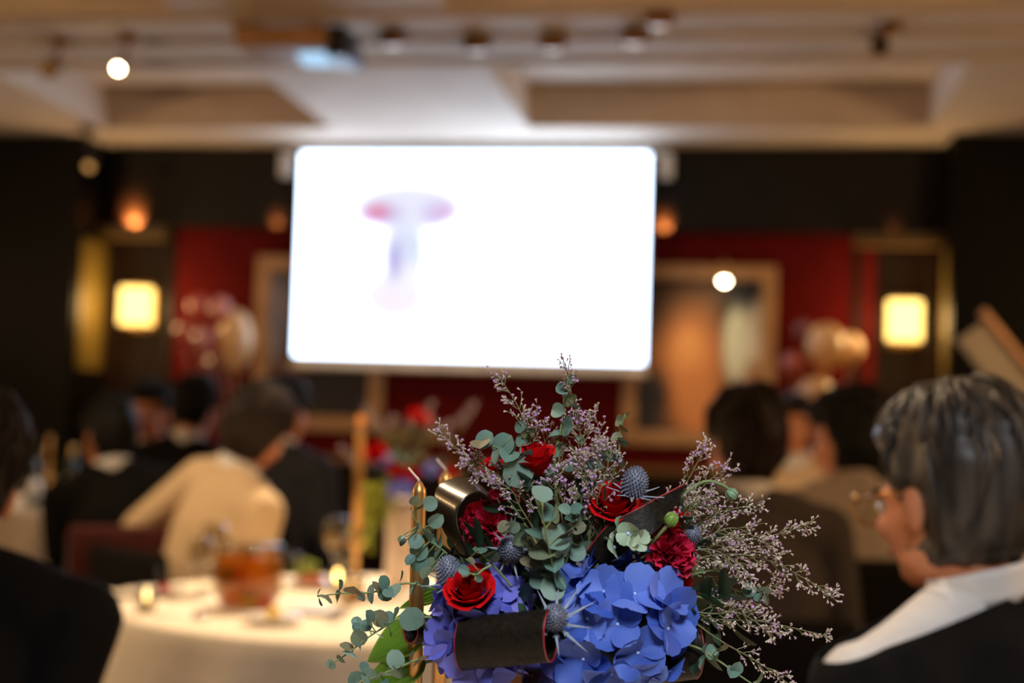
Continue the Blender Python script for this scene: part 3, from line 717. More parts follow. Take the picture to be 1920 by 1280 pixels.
person(1990, 870, 4.4, 40, 'person in a beige jacket at the very right edge', M_suitbg, M_shirt, M_hairb, 'short', 4, 0, 0, 0, 0,
       chair_spec=('dark chair at the right edge', M_suit, .80), broad=1.1)

# ------------------------------------------------------------------ things on the guest table
TT = .7375
M_orange = mat('orange_drink', (255, 178, 72), (255, 204, 100), 14, .1, trans=.75, coat=.6)
M_lemon = mat('lemon', (226, 190, 50), (236, 204, 70), 30, .5, trans=.2)
M_redf = mat('red_fruit', (190, 30, 24), (206, 46, 34), 30, .35)
M_lime = mat('lettuce', (120, 136, 30), (150, 164, 50), 30, .6, trans=.2)
M_meat = mat('glazed_food', (150, 60, 30), (176, 80, 40), 40, .35)
def setl(name, px, py, label, cat, group=None, z=TT, rz=0):
    return empty(name, onZ(px, py, z), rz, label, cat, group)
t = setl('fruit_jug', 464, 1136, 'round glass jug of orange fruit drink on the guest table', 'jug')
prof = [(0, .004), (.058, .004), (.074, .03), (.078, .07), (.074, .11), (.070, .135), (.074, .150)]
thick(MB().lathe(prof, 36).build('jug_body', M_glass, t), .002)
MB().lathe([(0, .008), (.055, .008), (.071, .03), (.075, .07), (.071, .11), (.068, .122), (0, .122)], 36).build('drink', M_orange, t)
t.scale = (1.15, 1.15, 1.06)
MB().tube(catmull([(.07, 0, .125), (.115, 0, .125), (.125, 0, .08), (.075, 0, .035)], 12), .006, 8).build('handle', M_glass, t)
fr = random.Random(3)
for i in range(9):
    a = -math.pi/2+(i-4)*.42; z = fr.uniform(.03, .115)
    m = [M_lemon, M_redf, M_lemon, M_lime, M_orange][i % 5]
    MB().lathe([(0, -.004), (.022, -.004), (.024, 0), (.022, .004), (0, .004)], 16, (.066*math.cos(a), .066*math.sin(a), z), frame((math.cos(a), math.sin(a), .1))).build('fruit_slice', m, t)
MB().ell((.01, -.02, .128), (.024, .024, .02)).build('ice_lump', M_glass, t)
def goblet(px, py, label, s=1., fill=None):
    t = setl('wine_glass', px, py, label, 'glass', 'wine glasses on the guest tables')
    MB().lathe([(0, .001), (.034*s, .001), (.033*s, .004), (.006*s, .010), (.004*s, .03*s), (.004*s, .075*s), (.012*s, .088*s)], 24).build('stem', M_glass, t)
    thick(MB().lathe([(.004, .086*s), (.026*s, .098*s), (.037*s, .125*s), (.036*s, .150*s), (.030*s, .185*s)], 24).build('bowl', M_glass, t), .0012)
    if fill: MB().lathe([(0, .090*s), (.024*s, .099*s), (.033*s, .12*s), (.034*s, .135*s), (0, .135*s)], 24).build('wine', fill, t)
M_wwine = mat('white_wine', (214, 190, 130), None, 10, .1, trans=.6)
goblet(398, 1106, 'wine glass left of the fruit jug', 1., M_wwine); goblet(372, 1120, 'shorter wine glass at the left of the jug', .85)
goblet(628, 1092, 'wine glass beside the gold candlestick', 1.05, M_wwine); goblet(642, 1118, 'wine glass in front of the gold candlestick', .9)
M_flame = emitmat('candle_flame', (255, 200, 110), 16)
M_waxw = mat('white_wax', (236, 220, 190), None, 10, .5, sss=.2)
def tealight(px, py, label, r=.030, f=.009, z=TT, m=None):
    t = setl('tealight', px, py, label, 'candle', 'tealights on the tables', z)
    thick(MB().lathe([(0, .003), (r*.85, .003), (r, .012), (r*1.05, .05)], 24).build('glass_cup', M_glass, t), .0015)
    MB().lathe([(0, .006), (r*.8, .006), (r*.8, .022), (0, .022)], 20).build('wax', M_waxw, t)
    MB().lathe([(.0, .024), (f*.7, .030), (f, .038), (f*.6, .05), (0, .060)], 12).build('flame', m or M_flame, t)
tealight(664, 1118, 'bright tealight beside the gold candle on the guest table', .032, .010)
tealight(632, 1106, 'smaller bright tealight left of the gold candlestick', .026, .008)
tealight(274, 1146, 'tealight near the left rim of the guest table', .024, .006, TT, emitmat('soft_flame', (255, 214, 140), 7))
def plate(px, py, r, label, food=None):
    t = setl('plate', px, py, label, 'plate', 'plates on the guest table')
    MB().lathe([(0, .004), (r*.6, .004), (r*.68, .008), (r, .016), (r*1.0, .019), (r*.66, .011), (0, .008)], 36).build('plate_dish', M_porc, t)
    return t
plate(510, 1168, .075, 'white plate with a lemon wedge in front of the fruit jug')
def fruit(name, px, py, z, r, m, label, cat, group=None):
    t = empty(name, onZ(px, py, z), fr.uniform(0, 6), label, cat, group)
    mb = MB()
    def fn(u, v):
        q = -.55+1.1*u; tt = -math.pi/2+math.pi*v
        return Vector((r[0]*math.sin(tt), r[1]*math.cos(tt)*math.cos(q*1.4), r[2]*math.cos(tt)*(math.sin(q*1.4)+.9)))
    mb.grid(fn, 10, 12); mb.build('flesh', m, t)
    MB().tube([Vector((r[0]*math.sin(a), r[1]*math.cos(a)*.75, .002)) for a in (-1.3, -.7, 0, .7, 1.3)], .003, 6).build('rind', m, t)
    return t
fruit('lemon_wedge', 518, 1158, TT+.011, (.034, .018, .017), M_lemon, 'yellow lemon wedge on the white plate', 'fruit')
plate(300, 1116, .07, 'small white plate with red food at the left of the guest table')
fruit('tomato_piece', 304, 1110, TT+.011, (.028, .018, .014), M_redf, 'red piece of food on the small white plate', 'food')
plate(585, 1102, .085, 'plate of glazed food behind the fruit jug')
for i, (dx, dy) in enumerate(((0, 0), (26, -4), (-20, 3))):
    fruit('glazed_piece', 592+dx, 1094+dy, TT+.011, (.036, .022, .020), M_meat, ['reddish glazed food piece in the middle of the plate behind the jug', 'reddish glazed food piece at the right of the plate behind the jug', 'reddish glazed food piece at the left of the plate behind the jug'][i], 'food')
t = empty('lettuce', onZ(566, 1086, TT+.012), 0, 'yellow green lettuce leaves on the plate behind the jug', 'salad')
for i in range(6):
    M = Matrix.Translation((fr.uniform(-.03, .03), fr.uniform(-.02, .02), .02)) @ Euler((R(50+fr.uniform(-25, 25)), 0, fr.uniform(-1.2, 1.2))).to_matrix().to_4x4()
    def fn(u, v): return M @ Vector(((u-.5)*.06*math.sin(math.pi*(.15+.8*v)), v*.06-.02, .008*math.sin(u*14+i)*v))
    thick(MB().grid(fn, 10, 6).build('leaf', M_lime, t), .0008)
def napkin(px, py, label, m):
    t = setl('napkin', px, py, label, 'napkin')
    for i in range(3):
        MB().grid(lambda u, v: Vector(((u-.5)*.13, (v-.5)*.09, .004+i*.004+.006*math.sin(u*7+i)*math.sin(v*5))), 12, 8).build('fold', m, t)
napkin(598, 1150, 'folded bluish white napkin in front of the tealights', mat('cool_linen', (206, 206, 222), None, 20, .8))
napkin(246, 1118, 'folded cream napkin at the left rim of the guest table', M_cloth)
t = setl('dessert_spoon', 330, 1158, 'shiny spoon lying on the guest table left of the jug', 'spoon')
MB().tube([(-.06, 0, .004), (.0, 0, .006), (.05, 0, .004)], [.003, .002, .003], 8).build('handle', M_steel, t)
MB().ell((.065, 0, .006), (.020, .013, .004)).build('bowl', M_steel, t)

# candlesticks and tapers
def taper(name, base, h, r, label, wick=True, m=None, lean=(0, 0), stick=.16, cat='candle', group='gold taper candles'):
    t = empty('candlestick', base, 0, 'gold candlestick under '+label, 'candlestick')
    MB().lathe([(0, 0), (.045, 0), (.045, .006), (.018, .014), (.008, .03), (.007, stick-.03), (r*1.3, stick-.022), (r*1.35, stick+.012), (r*1.1, stick+.012), (r*1.08, stick-.010), (0, stick-.012)], 24).build('stand', M_gold, t)
    c = empty('taper_candle', Vector(base)+Vector((0, 0, stick-.010)), 0, label, cat, group)
    c.rotation_euler = (lean[0], lean[1], 0)
    MB().lathe([(0, 0), (r, 0), (r*.97, h*.6), (r*.92, h-.004), (r*.86, h-.001), (r*.62, h+.0015), (r*.40, h+.004), (r*.2, h+.0055), (0, h+.006)], 24).build('wax_body', m or M_goldwax, c)
    MB().tube([(0, 0, h+.003), (-.001, 0, h+.007), (-.005, 0, h+.011), (-.0095, 0, h+.016)], [.0011, .0011, .001, .0009], 6).build('wick', mat('wick', (206, 186, 164), None, 50, .8), c)
B = at(782, 1200, 1.145); top = at(783, 915, 1.145).z
taper('c', (B.x, B.y, .737), top-.737-.20, .0062, 'slim gold taper candle left of the bouquet, the sharper one', stick=.21, lean=(0, R(-.6)))
B = at(826, 1200, 1.34); top = at(826, 893, 1.34).z
taper('c', (B.x, B.y, .737), top-.737-.20, .0068, 'gold taper candle half hidden behind the dark loop of leaf', stick=.21)
B = at(847, 1260, 1.20); top = at(850, 1200, 1.20).z
B2 = onZ(664, 1128, TT)
taper('c', (B2.x, B2.y, TT), .30, .012, 'gold candle on the guest table behind the tealights', stick=.17)
# reflected glint on the far candle's tip, added as a glowing body
t2 = empty('candle_glint', (B2.x, B2.y, TT+.17+.30+.004), 0, 'reflected glint put in as a small glowing tip on the far gold candle', 'flame')
MB().lathe([(0, 0), (.011, .006), (.013, .014), (.009, .024), (0, .034)], 16).build('glint_body', emitmat('tip_glow', (214, 120, 50), 1.2), t2)

# far left table
tealight(101, 946, 'glowing tealight on the far left table', .05, .030, TT, emitmat('far_flame', (255, 206, 110), 5)); tealight(152, 936, 'dim tealight beside a bottle on the far left table', .04, .020, TT, emitmat('far_flame_dim', (190, 120, 80), .8))
def bottle(px, py, label, m):
    t = setl('bottle', px, py, label, 'bottle', 'bottles on the far left table')
    MB().lathe([(0, 0), (.037, 0), (.038, .01), (.038, .18), (.030, .21), (.014, .24), (.014, .29), (.016, .30), (0, .30)], 24).build('glass_body', m, t)
    MB().lathe([(.0388, .05), (.0388, .14)], 24).build('label', M_porc, t)
    MB().lathe([(0, .302), (.0165, .302), (.017, .25), (.0165, .25)], 20).build('foil', M_gold, t)
bottle(132, 942, 'dark bottle with a pale label on the far left table', mat('green_bottle', (14, 34, 20), None, 10, .08, coat=.8)); bottle(60, 950, 'second dark bottle at the left of the far table', MATS['green_bottle'])
B3 = onZ(88, 944, TT); taper('c', (B3.x, B3.y, TT), .22, .012, 'gold candle on the far left table', stick=.14)
B4 = onZ(70, 944, TT)

# ------------------------------------------------------------------ flower materials
M_petb = mat('blue_petal', (54, 86, 180), (106, 134, 222), 60, .55, trans=.22, rand=.6, spec=.3)
M_petv = mat('violet_petal', (86, 96, 196), (130, 126, 214), 60, .55, trans=.22, rand=.6, spec=.3)
M_petg = mat('pale_green_petal', (150, 176, 150), (178, 196, 168), 60, .55, trans=.22, rand=.5, spec=.3)
M_bead = mat('pale_bead', (170, 190, 236), None, 60, .4)
M_rose = mat('red_petal', (176, 6, 14), (204, 14, 20), 40, .7, trans=.15, rand=.5, spec=.1)
M_carn = mat('magenta_petal', (172, 18, 54), (214, 44, 84), 40, .6, trans=.2, rand=.6, spec=.25)
M_euc = mat('eucalyptus_leaf', (84, 116, 106), (122, 148, 134), 40, .55, trans=.15, rand=.8, spec=.35)
M_eucd = mat('eucalyptus_underside', (120, 112, 88), (104, 122, 96), 40, .6, trans=.2, rand=.8, spec=.3)
M_stem = mat('green_stem', (96, 118, 70), (120, 134, 84), 40, .6)
M_stemd = mat('dry_stem', (92, 96, 62), (116, 112, 76), 40, .6)
M_blos = mat('mauve_blossom', (168, 124, 184), (196, 160, 200), 200, .6, trans=.2)
M_calyx = mat('straw_calyx', (176, 163, 146), (204, 190, 174), 200, .6)
M_thist = mat('thistle_blue', (92, 104, 124), (128, 132, 150), 200, .6)
M_bract = mat('thistle_bract', (110, 122, 140), (136, 144, 160), 60, .5)
M_cord = mat('dark_ti_leaf', (20, 17, 13), (30, 26, 19), 240, .5, spec=.13, bump=.12, bscale=160, stretch=(1, 1, 1))
M_cordg = mat('glossy_ti_leaf', (24, 20, 14), (44, 36, 24), 240, .30, spec=.9, coat=.2)
M_cedge = mat('red_leaf_margin', (120, 14, 26), (142, 22, 34), 60, .5)
M_host = mat('bright_green_leaf', (104, 150, 36), (132, 176, 56), 14, .45, trans=.3)
M_darkg = mat('dark_green_leaf', (26, 46, 30), (40, 64, 42), 30, .5, rand=.5)
M_foam = mat('floral_foam', (16, 30, 20), (24, 40, 26), 60, .95, bump=.3)
D0 = 1.10
def Bq(px, py, dz=0): return at(px, py, D0-dz)
PX = D0/F
def leafmesh(name, m, fold=.12, wid=.96, tipx=0., n=(6, 8), curl=0.):
    mb = MB()
    def fn(u, v):
        t = 2*v-1; hw = .5*wid*math.sqrt(max(0, 1-t*t))*(1-tipx*v); x = (2*u-1)*hw
        return Vector((x, v, abs(x)*fold*2 - curl*v*v + .03*math.sin(v*3)))
    mb.grid(fn, *n); return mb.mesh(name, m)
EUC = [leafmesh('leaf', M_euc, .10, .98), leafmesh('leaf', M_euc, .22, .86, .1), leafmesh('leaf', M_euc, .06, .9, .05, curl=.12), leafmesh('leaf', M_eucd, .14, .92), leafmesh('leaf', M_euc, .3, .8, .15, curl=.1)]
DARKL = leafmesh('leaf', M_darkg, .15, .45, .3)
br = random.Random(5)
def camplane_leaf(base, tip, tiltn=0, roll=0, wscale=1.0):
    """matrix whose +Y runs base->tip and whose +Z looks at the camera, rolled about Y then scaled"""
    y = (tip-base); L_ = y.length; y.normalize()
    z = -FW - y*(-FW).dot(y); z.normalize(); x = y.cross(z)
    M = Matrix((x, y, z)).transposed()
    M = M @ Matrix.Rotation(roll, 3, 'Y') @ Matrix.Rotation(tiltn, 3, 'X')
    return Matrix.Translation(base) @ M.to_4x4() @ Matrix.Diagonal((L_*wscale, L_, L_, 1))
def nearest(P, pts):
    best = None
    for a, b in zip(pts[:-1], pts[1:]):
        d = b-a; t = max(0, min(1, (P-a).dot(d)/max(d.length_squared, 1e-12))); q = a+d*t
        if best is None or (q-P).length < (best-P).length: best = q
    return best
BG = 'eucalyptus sprigs in the near bouquet'
def sprig(stem, leaves, label, dz0=0, dz1=0, rad=.0011, auto=0, asz=(22, 12), group=BG, name='eucalyptus_sprig', rollr=35, wl=1.0):
    """stem: px points root to tip; leaves: (px, py, radius px, roll or None, depth offset)"""
    k = len(stem); P = catmull([Bq(x, y, dz0+(dz1-dz0)*i/(k-1)) for i, (x, y) in enumerate(stem)], 18)
    t = empty(name, P[0], 0, label, 'eucalyptus', group)
    MB().tube(P, [rad*(1-.55*i/18) for i in range(19)], 6).build('stem', M_stem, t, off=P[0])
    def addleaf(base, tip, roll, mesh=None):
        M = camplane_leaf(base, tip, R(br.uniform(-18, 18)), roll, wl)
        inst('leaf', mesh or br.choice(EUC[:4]), t, Matrix.Translation(-P[0]) @ M)
    for lf in leaves:
        x, y, r = lf[:3]; roll = R(lf[3]) if len(lf) > 3 and lf[3] is not None else R(br.uniform(-rollr, rollr))
        # depth: that of the nearest stem point in the picture
        best = min(P, key=lambda p: (p-Bq(x, y, 0)).length); dz = D0-(best-CAM).dot(FW)
        c = Bq(x, y, dz+br.uniform(-.004, .008)); q = nearest(c, P); dr = c-q
        if dr.length < r*PX*.4: dr = (P[-1]-P[0]).cross(FW)*br.choice((-1, 1))
        dr.normalize(); dr = (dr+RT*br.uniform(-.15, .15)+UP*br.uniform(-.15, .15)).normalized()
        addleaf(c-dr*r*PX, c+dr*r*PX, roll)
        if (c-dr*r*PX-q).length > .0025: MB().tube([q, c-dr*r*PX*.9], .0005, 5).build('petiole', M_stem, t, off=P[0])
    if auto:
        for i in range(auto):
            s = .25+.75*i/(auto-1) if auto > 1 else .6; j = min(int(s*18), 17); p = P[j]+(P[j+1]-P[j])*(s*18-j); tg = (P[j+1]-P[j]).normalized()
            L_ = (asz[0]+(asz[1]-asz[0])*s)*2*PX
            for sd in (-1, 1):
                side = tg.cross(FW).normalized()*sd; ang = math.pi*.5*(i % 2)*.7
                dr = (side*math.cos(ang)+(-FW)*math.sin(ang)*sd+tg*.45+UP*br.uniform(-.1, .1)).normalized()
                z = (tg*.7-FW*.8+Vector((br.uniform(-.3, .3), br.uniform(-.3, .3), br.uniform(-.3, .3)))).normalized()
                z = (z-dr*z.dot(dr)).normalized(); x = dr.cross(z)
                M = Matrix.Translation(p) @ Matrix((x, dr, z)).transposed().to_4x4() @ Matrix.Diagonal((L_*wl, L_, L_, 1))
                inst('leaf', br.choice(EUC), t, Matrix.Translation(-P[0]) @ M)
    return t
# ------------------------------------------------------------------ hydrangeas
def petalmesh(name, m, seed, cup):
    rr = random.Random(seed); a, b, c = rr.uniform(-.2, .2), rr.uniform(.0, 6), rr.uniform(.02, .06); mb = MB()
    def fn(u, v):
        t = v; hw = .56*(math.sin(math.pi*min(1, t*.84+.06))**.65)*(1 if t < .8 else 1-.55*((t-.8)/.2)**2)
        if t < .12: hw *= .35+.65*t/.12
        x = (2*u-1)*hw
        vv = t-(.05*(1-abs(2*u-1)) if t > .9 else 0)
        z = cup*(x*x*1.1)+.16*t-cup*.5*t*t+c*math.sin(5*x+b)*t+a*.4*x*t
        return Vector((x, vv, z))
    mb.grid(fn, 6, 6); return mb.mesh(name, m)
def florets(m, pre):
    return [petalmesh('petal', m, pre*10+i, (-.45, -.2, .25, .55, -.7, .1)[i]) for i in range(6)]
PB, PV, PGm = florets(M_petb, 1), florets(M_petv, 2), florets(M_petg, 3)
BEAD = MB().ell((0, 0, .0), .0015, 8, 6).mesh('floret', M_bead)
def hydrangea(C, rad, centres, label, pet, L_, nback, stem_to, group='hydrangea heads in the near bouquet'):
    """centres: px of floret beads seen from the front; the rest of the head is filled on its far side"""
    t = empty('hydrangea', C, 0, label, 'hydrangea', group)
    MB().ell((0, 0, 0), [r*.72 for r in rad], 16, 10).build('flower_core', M_darkg, t)
    MB().tube(catmull([Vector((0, 0, 0)), (stem_to-C)*.5+Vector((0, .005, -.004)), stem_to-C], 8), .003, 8).build('stem', M_stem, t)
    spots = []
    for (x, y) in centres:
        o = CAM; dcp = (Bq(x, y)-CAM).normalized()
        s = [(o[i]-C[i])/rad[i] for i in range(3)]; e = [dcp[i]/rad[i] for i in range(3)]
        A_ = sum(v*v for v in e); B_ = sum(v*w_ for v, w_ in zip(e, s)); C_ = sum(v*v for v in s)-1
        dsc = B_*B_-A_*C_
        q = (-B_-math.sqrt(max(dsc, 0)))/A_; p = CAM+dcp*q-C
        spots.append(p)
    n = 0; i = 0
    while n < nback and i < 400:
        z = br.uniform(-.75, .95); a = br.uniform(0, 6.283); i += 1
        r = math.sqrt(1-z*z); p = Vector((rad[0]*r*math.cos(a), rad[1]*r*math.sin(a), rad[2]*z))
        if p.normalized().dot(-FW) > .30 or min((p-q_).length for q_ in spots) < L_*1.05: continue
        spots.append(p); n += 1
    for p in spots:
        nrm = Vector([p[i]/rad[i]**2 for i in range(3)]).normalized()
        nrm = (nrm+Vector([br.uniform(-.22, .22) for _ in range(3)])).normalized()
        Mf = Matrix.Translation(p) @ frame(nrm).to_4x4() @ Matrix.Rotation(br.uniform(0, 6.28), 4, 'Z')
        f = inst('floret', BEAD, t, Mf)
        for kk in range(4):
            s = L_*br.uniform(.88, 1.1)
            M = Matrix.Rotation(kk*math.pi/2+br.uniform(-.16, .16), 4, 'Z') @ Matrix.Rotation(R(br.uniform(-4, 20)), 4, 'X') @ Matrix.Rotation(R(br.uniform(-16, 16)), 4, 'Y') @ Matrix.Diagonal((s*1.02, s, s, 1))
            inst('petal', br.choice(pet), f, M)
    return t
VASE = Bq(985, 1260, -.02)
FOAM = Bq(1045, 1125, -.03)
# vase and foam
vz = .737; rim = Bq(960, 1246).z
t = empty('glass_vase', (VASE.x, VASE.y, vz), 0, 'tall textured clear glass vase holding the near bouquet', 'vase')
H_ = rim-vz
thick(MB().lathe([(0, .004), (.055, .004), (.056, .012), (.022, .03), (.019, .06), (.021, H_*.55), (.030, H_*.8), (.042, H_*.95), (.046, H_)], 48).build('vase_body', M_crystal, t), .002)
MB().lathe([(0, .016), (.018, .035), (.016, .06), (.018, H_*.55), (.024, H_*.75), (0, H_*.75)], 32).build('water', glassmat('water', (214, 226, 220), .1), t)
t = empty('floral_foam', FOAM, 0, 'dark green floral foam hidden in the heart of the near bouquet', 'foam')
MB().ell((0, 0, 0), (.052, .045, .056), 20, 14).build('foam_block', M_foam, t)
MB().tube([(0, 0, -.05), VASE-FOAM+Vector((0, 0, -.06))], .02, 12).build('foam_stalk', M_foam, t)
HA = Bq(1160, 1168, .012)
hydrangea(HA, (.046, .040, .050), [(1104, 1065), (1133, 1109), (1190, 1113), (1102, 1159), (1158, 1170), (1196, 1223), (1094, 1235), (1175, 1033), (1058, 1111), (1083, 1100),
          (1244, 1120), (1252, 1178), (1146, 1262), (1240, 1262), (1052, 1200), (1262, 1150), (1200, 1268)], 'large bright blue hydrangea head at the lower right of the bouquet', PB, .0228, 12, FOAM)
HB = Bq(905, 1170, .010)
hydrangea(HB, (.034, .032, .042), [(870, 1108), (848, 1160), (856, 1215), (900, 1140), (925, 1095), (888, 1180), (885, 1252), (930, 1240), (836, 1120), (950, 1120), (832, 1190), (962, 1085), (940, 1262)],
          'violet blue hydrangea head at the lower left behind the rolled leaf', PV, .020, 10, FOAM)
HC = Bq(1064, 1268, -.006)
hydrangea(HC, (.030, .030, .024), [(1040, 1256), (1066, 1258), (1092, 1270)], 'violet blue hydrangea head at the bottom between the two others', PV, .021, 6, FOAM)
HD = Bq(1180, 1004, .034)
hydrangea(HD, (.010, .010, .011), [(1178, 1000), (1196, 1012), (1152, 1026)], 'small pale green hydrangea cluster under the dark pointed leaf', PGm, .0098, 2, FOAM)
# ------------------------------------------------------------------ roses and carnations
def rosepetal(name, m, R0, H0, W, flare, close, seed):
    mb = MB(); rr = random.Random(seed); ph = rr.uniform(0, 6)
    def fn(u, v):
        a = (2*u-1)*W*math.sin(math.pi*(.22+.62*v)); r = R0*(.25+.75*math.sin(min(1, v*1.4)*math.pi/2))*(1-close*v**3)+flare*max(0, v-.62)**1.4*2.4
        zz = H0*v+.0012*math.sin(5*a+2*ph)*v-(flare*.7*max(0, v-.7)*1.6)-.10*H0*(abs(2*u-1)**2.5)*v+.03*H0*math.sin(3*a+ph)*v
        return Vector((r*math.sin(a), r*math.cos(a), zz))
    mb.grid(fn, 8, 8); return mb.mesh(name, m)
ROSEP = [[rosepetal('petal', M_rose, r_, h_, w_, fl, cl, 10*i+j) for j in range(2)] for i, (r_, h_, w_, fl, cl) in
         enumerate(((.0040, .0285, 2.2, .0005, .42), (.0064, .0282, 1.5, .002, .30), (.0088, .0274, 1.25, .0035, .18), (.0112, .0260, 1.1, .005, .06), (.0138, .0236, 1.05, .007, 0), (.0162, .0205, .95, .009, 0)))]
RN = (2, 3, 4, 5, 5, 6)
SEPAL = leafmesh('sepal', M_darkg, .2, .35, .3)
def rose(C, face, s, label, stem_to, opened=6):
    t = empty('rose', C, 0, label, 'rose', 'red roses in the near bouquet')
    M0 = frame(face).to_4x4(); g = 0
    for i in range(opened):
        for j in range(RN[i]):
            g += 1; a = j*2*math.pi/RN[i]+i*.7+br.uniform(-.15, .15)
            M = M0 @ Matrix.Translation((0, 0, -.012*s)) @ Matrix.Rotation(a, 4, 'Z') @ Matrix.Rotation(R(br.uniform(-5, 3)), 4, 'X') @ Matrix.Scale(s*br.uniform(.94, 1.05), 4)
            inst('petal', ROSEP[i][g % 2], t, M)
    MB().ell(M0.to_3x3() @ Vector((0, 0, -.012*s)), .006*s, 10, 8).build('flower_base', M_darkg, t)
    for j in range(5):
        inst('sepal', SEPAL, t, M0 @ Matrix.Translation((0, 0, -.013*s)) @ Matrix.Rotation(j*1.257, 4, 'Z') @ Matrix.Rotation(R(-20), 4, 'X') @ Matrix.Scale(.018*s, 4))
    b0 = M0.to_3x3() @ Vector((0, 0, -.014*s))
    MB().tube(catmull([b0, b0*2.2, (stem_to-C)*.6, stem_to-C], 8), .0018, 6).build('stem', M_stem, t)
V = Vector
rose(Bq(882, 1106, .040), -FW*.62+UP*.75-RT*.12, .92, 'bright red rose at the lower left, above the rolled leaf', FOAM)
rose(Bq(1004, 866, .006), -FW*.35+UP*.9-RT*.25, .92, 'red rose near the top among eucalyptus leaves', FOAM, 5)
rose(Bq(1152, 945, .012), -FW*.6+UP*.8, .95, 'red rose behind the dark pointed leaf on the right', FOAM)
rose(Bq(1253, 978, .004), -FW*.5+UP*.7+RT*.5, .85, 'red rose beside the green bud on the right', FOAM)
rose(Bq(1276, 1086, -.004), -FW*.5-UP*.3+RT*.7, .55, 'small red rose low on the right below the carnation', FOAM, 5)
rose(Bq(925, 880, -.02), -FW*.5+UP*.8-RT*.4, .6, 'small red rose hidden behind the mauve sprays at the upper left', FOAM, 5)
def carnpetal(seed):
    mb = MB(); rr = random.Random(seed); ph = rr.uniform(0, 6)
    def fn(u, v):
        x = (u-.5)*(.25+1.0*v); rim = .08*(abs(((u*9) % 1)-.5)*2)*(v > .9)
        return Vector((x, v-rim, .16*v*math.sin(u*11+ph)+.1*v*math.sin(u*19+2*ph)+.12*v*v))
    mb.grid(fn, 12, 5); return mb.mesh('petal', M_carn)
CARN = [carnpetal(i) for i in range(5)]
def carnation(C, face, s, label, stem_to, n=30):
    t = empty('carnation', C, 0, label, 'carnation', 'magenta carnations in the near bouquet')
    M0 = frame(face).to_4x4()
    for i in range(n):
        a = i*2.39996; el = R(12+72*(i/(n-1))**.8)
        M = M0 @ Matrix.Translation((0, 0, -.008*s)) @ Matrix.Rotation(a, 4, 'Z') @ Matrix.Rotation(math.pi/2-el, 4, 'X') @ Matrix.Diagonal((.017*s, .024*s*br.uniform(.85, 1.05), .018*s, 1))
        inst('petal', CARN[i % 5], t, M)
    MB().lathe([(0, -.034*s), (.004*s, -.032*s), (.006*s, -.018*s), (.005*s, -.006*s)], 10, (0, 0, 0), M0.to_3x3()).build('calyx', M_stem, t)
    b0 = M0.to_3x3() @ Vector((0, 0, -.03*s)); MB().tube([b0, (stem_to-C)*.6, stem_to-C], .0016, 6).build('stem', M_stem, t)
carnation(Bq(912, 980, -.002), -FW*.75+UP*.45-RT*.25, .95, 'magenta carnation inside the big dark leaf loop at the left', FOAM)
carnation(Bq(1262, 1036, .016), -FW*.8+UP*.2+RT*.5, .95, 'magenta carnation on the right among mauve sprays', FOAM)
carnation(Bq(944, 936, -.006), -FW*.5+UP*.8, .62, 'pink carnation behind the leaf loop at the upper left', FOAM, 22)
# ------------------------------------------------------------------ dark rolled ti leaves
def tileaf(A, Bs, label, n=26, th=.0012, edge=None, two=True, m=None):
    """A and Bs: matching margin points (px, py, dz) of a broad dark leaf"""
    a = catmull([Bq(*p) for p in A], n); b = catmull([Bq(*p) for p in Bs], n)
    t = empty('ti_foliage', a[0], 0, label, 'foliage', 'dark red edged ti leaves in the near bouquet')
    mb = MB()
    def fn(u, v):
        i = min(int(v*n+.5), n); return a[i].lerp(b[i], u) + (b[i]-a[i]).cross(a[min(i+1, n)]-a[max(i-1, 0)]).normalized()*(.00012*math.sin(u*math.pi*34))
    mb.grid(fn, 44, n); o = mb.build('blade', m or M_cord, t, off=a[0]); thick(o, th)
    for e in (a, b) if two else (a,): MB().tube(e, .0008, 6).build('leaf_margin', edge or M_cedge, t, off=a[0])
    return t
def roll_pts(c0, c1, ry, dzs, a0, a1, n=9, rz=None, kx=0):
    """margins of a leaf rolled round the line c0-c1 (px); returns two lists"""
    A, Bs = [], []
    for i in range(n):
        a = R(a0+(a1-a0)*i/(n-1)); g = 1+.10*i/(n-1)
        for L_, c, dz0 in ((A, c0, dzs[0]), (Bs, c1, dzs[1])):
            L_.append((c[0]-kx*math.cos(a), c[1]-ry*g*math.sin(a), dz0+(rz or ry)*g*PX*math.cos(a)))
    return A, Bs
A, Bs = roll_pts((866, 1208), (1032, 1192), 47, (.036, .068), -200, 215, 13, 40, 13)
tileaf(A, Bs, 'rolled dark ti leaf with red rims across the lower front')
# left loop: an open cone of leaf round the carnation
A2 = [(864, 1036, -.010), (836, 1000, -.004), (819, 950, .0), (820, 915, -.004), (850, 898, -.012), (885, 900, -.016), (930, 940, -.016), (965, 990, -.012)]
B2_ = [(880, 1044, .012), (866, 1010, .020), (856, 975, .026), (862, 945, .028), (884, 925, .022), (905, 925, .012), (935, 960, .002), (962, 1005, -.002)]
tileaf(A2, B2_, 'large dark ti leaf looped around the carnation at the left', edge=M_cordg, m=M_cordg)
tileaf([(1100, 1035, .018), (1140, 985, .026), (1200, 952, .026), (1250, 925, .014), (1284, 908, .004)],
       [(1130, 1062, .022), (1180, 1030, .034), (1225, 1000, .032), (1256, 965, .018), (1285, 910, .004)][::1], 'dark pointed ti leaf with red edge at the upper right', two=False)
A, Bs = roll_pts((1196, 1236), (1304, 1222), 48, (-.002, -.008), -210, 120, 11, 36, -16)
tileaf(A, Bs, 'dark ti leaf curled under the blue hydrangea at the lower right')
A, Bs = roll_pts((770, 1180), (842, 1182), 25, (-.004, -.016), -200, 200, 13, 26, -14)
tileaf(A, Bs, 'small rolled dark ti leaf behind the candle at the lower left')
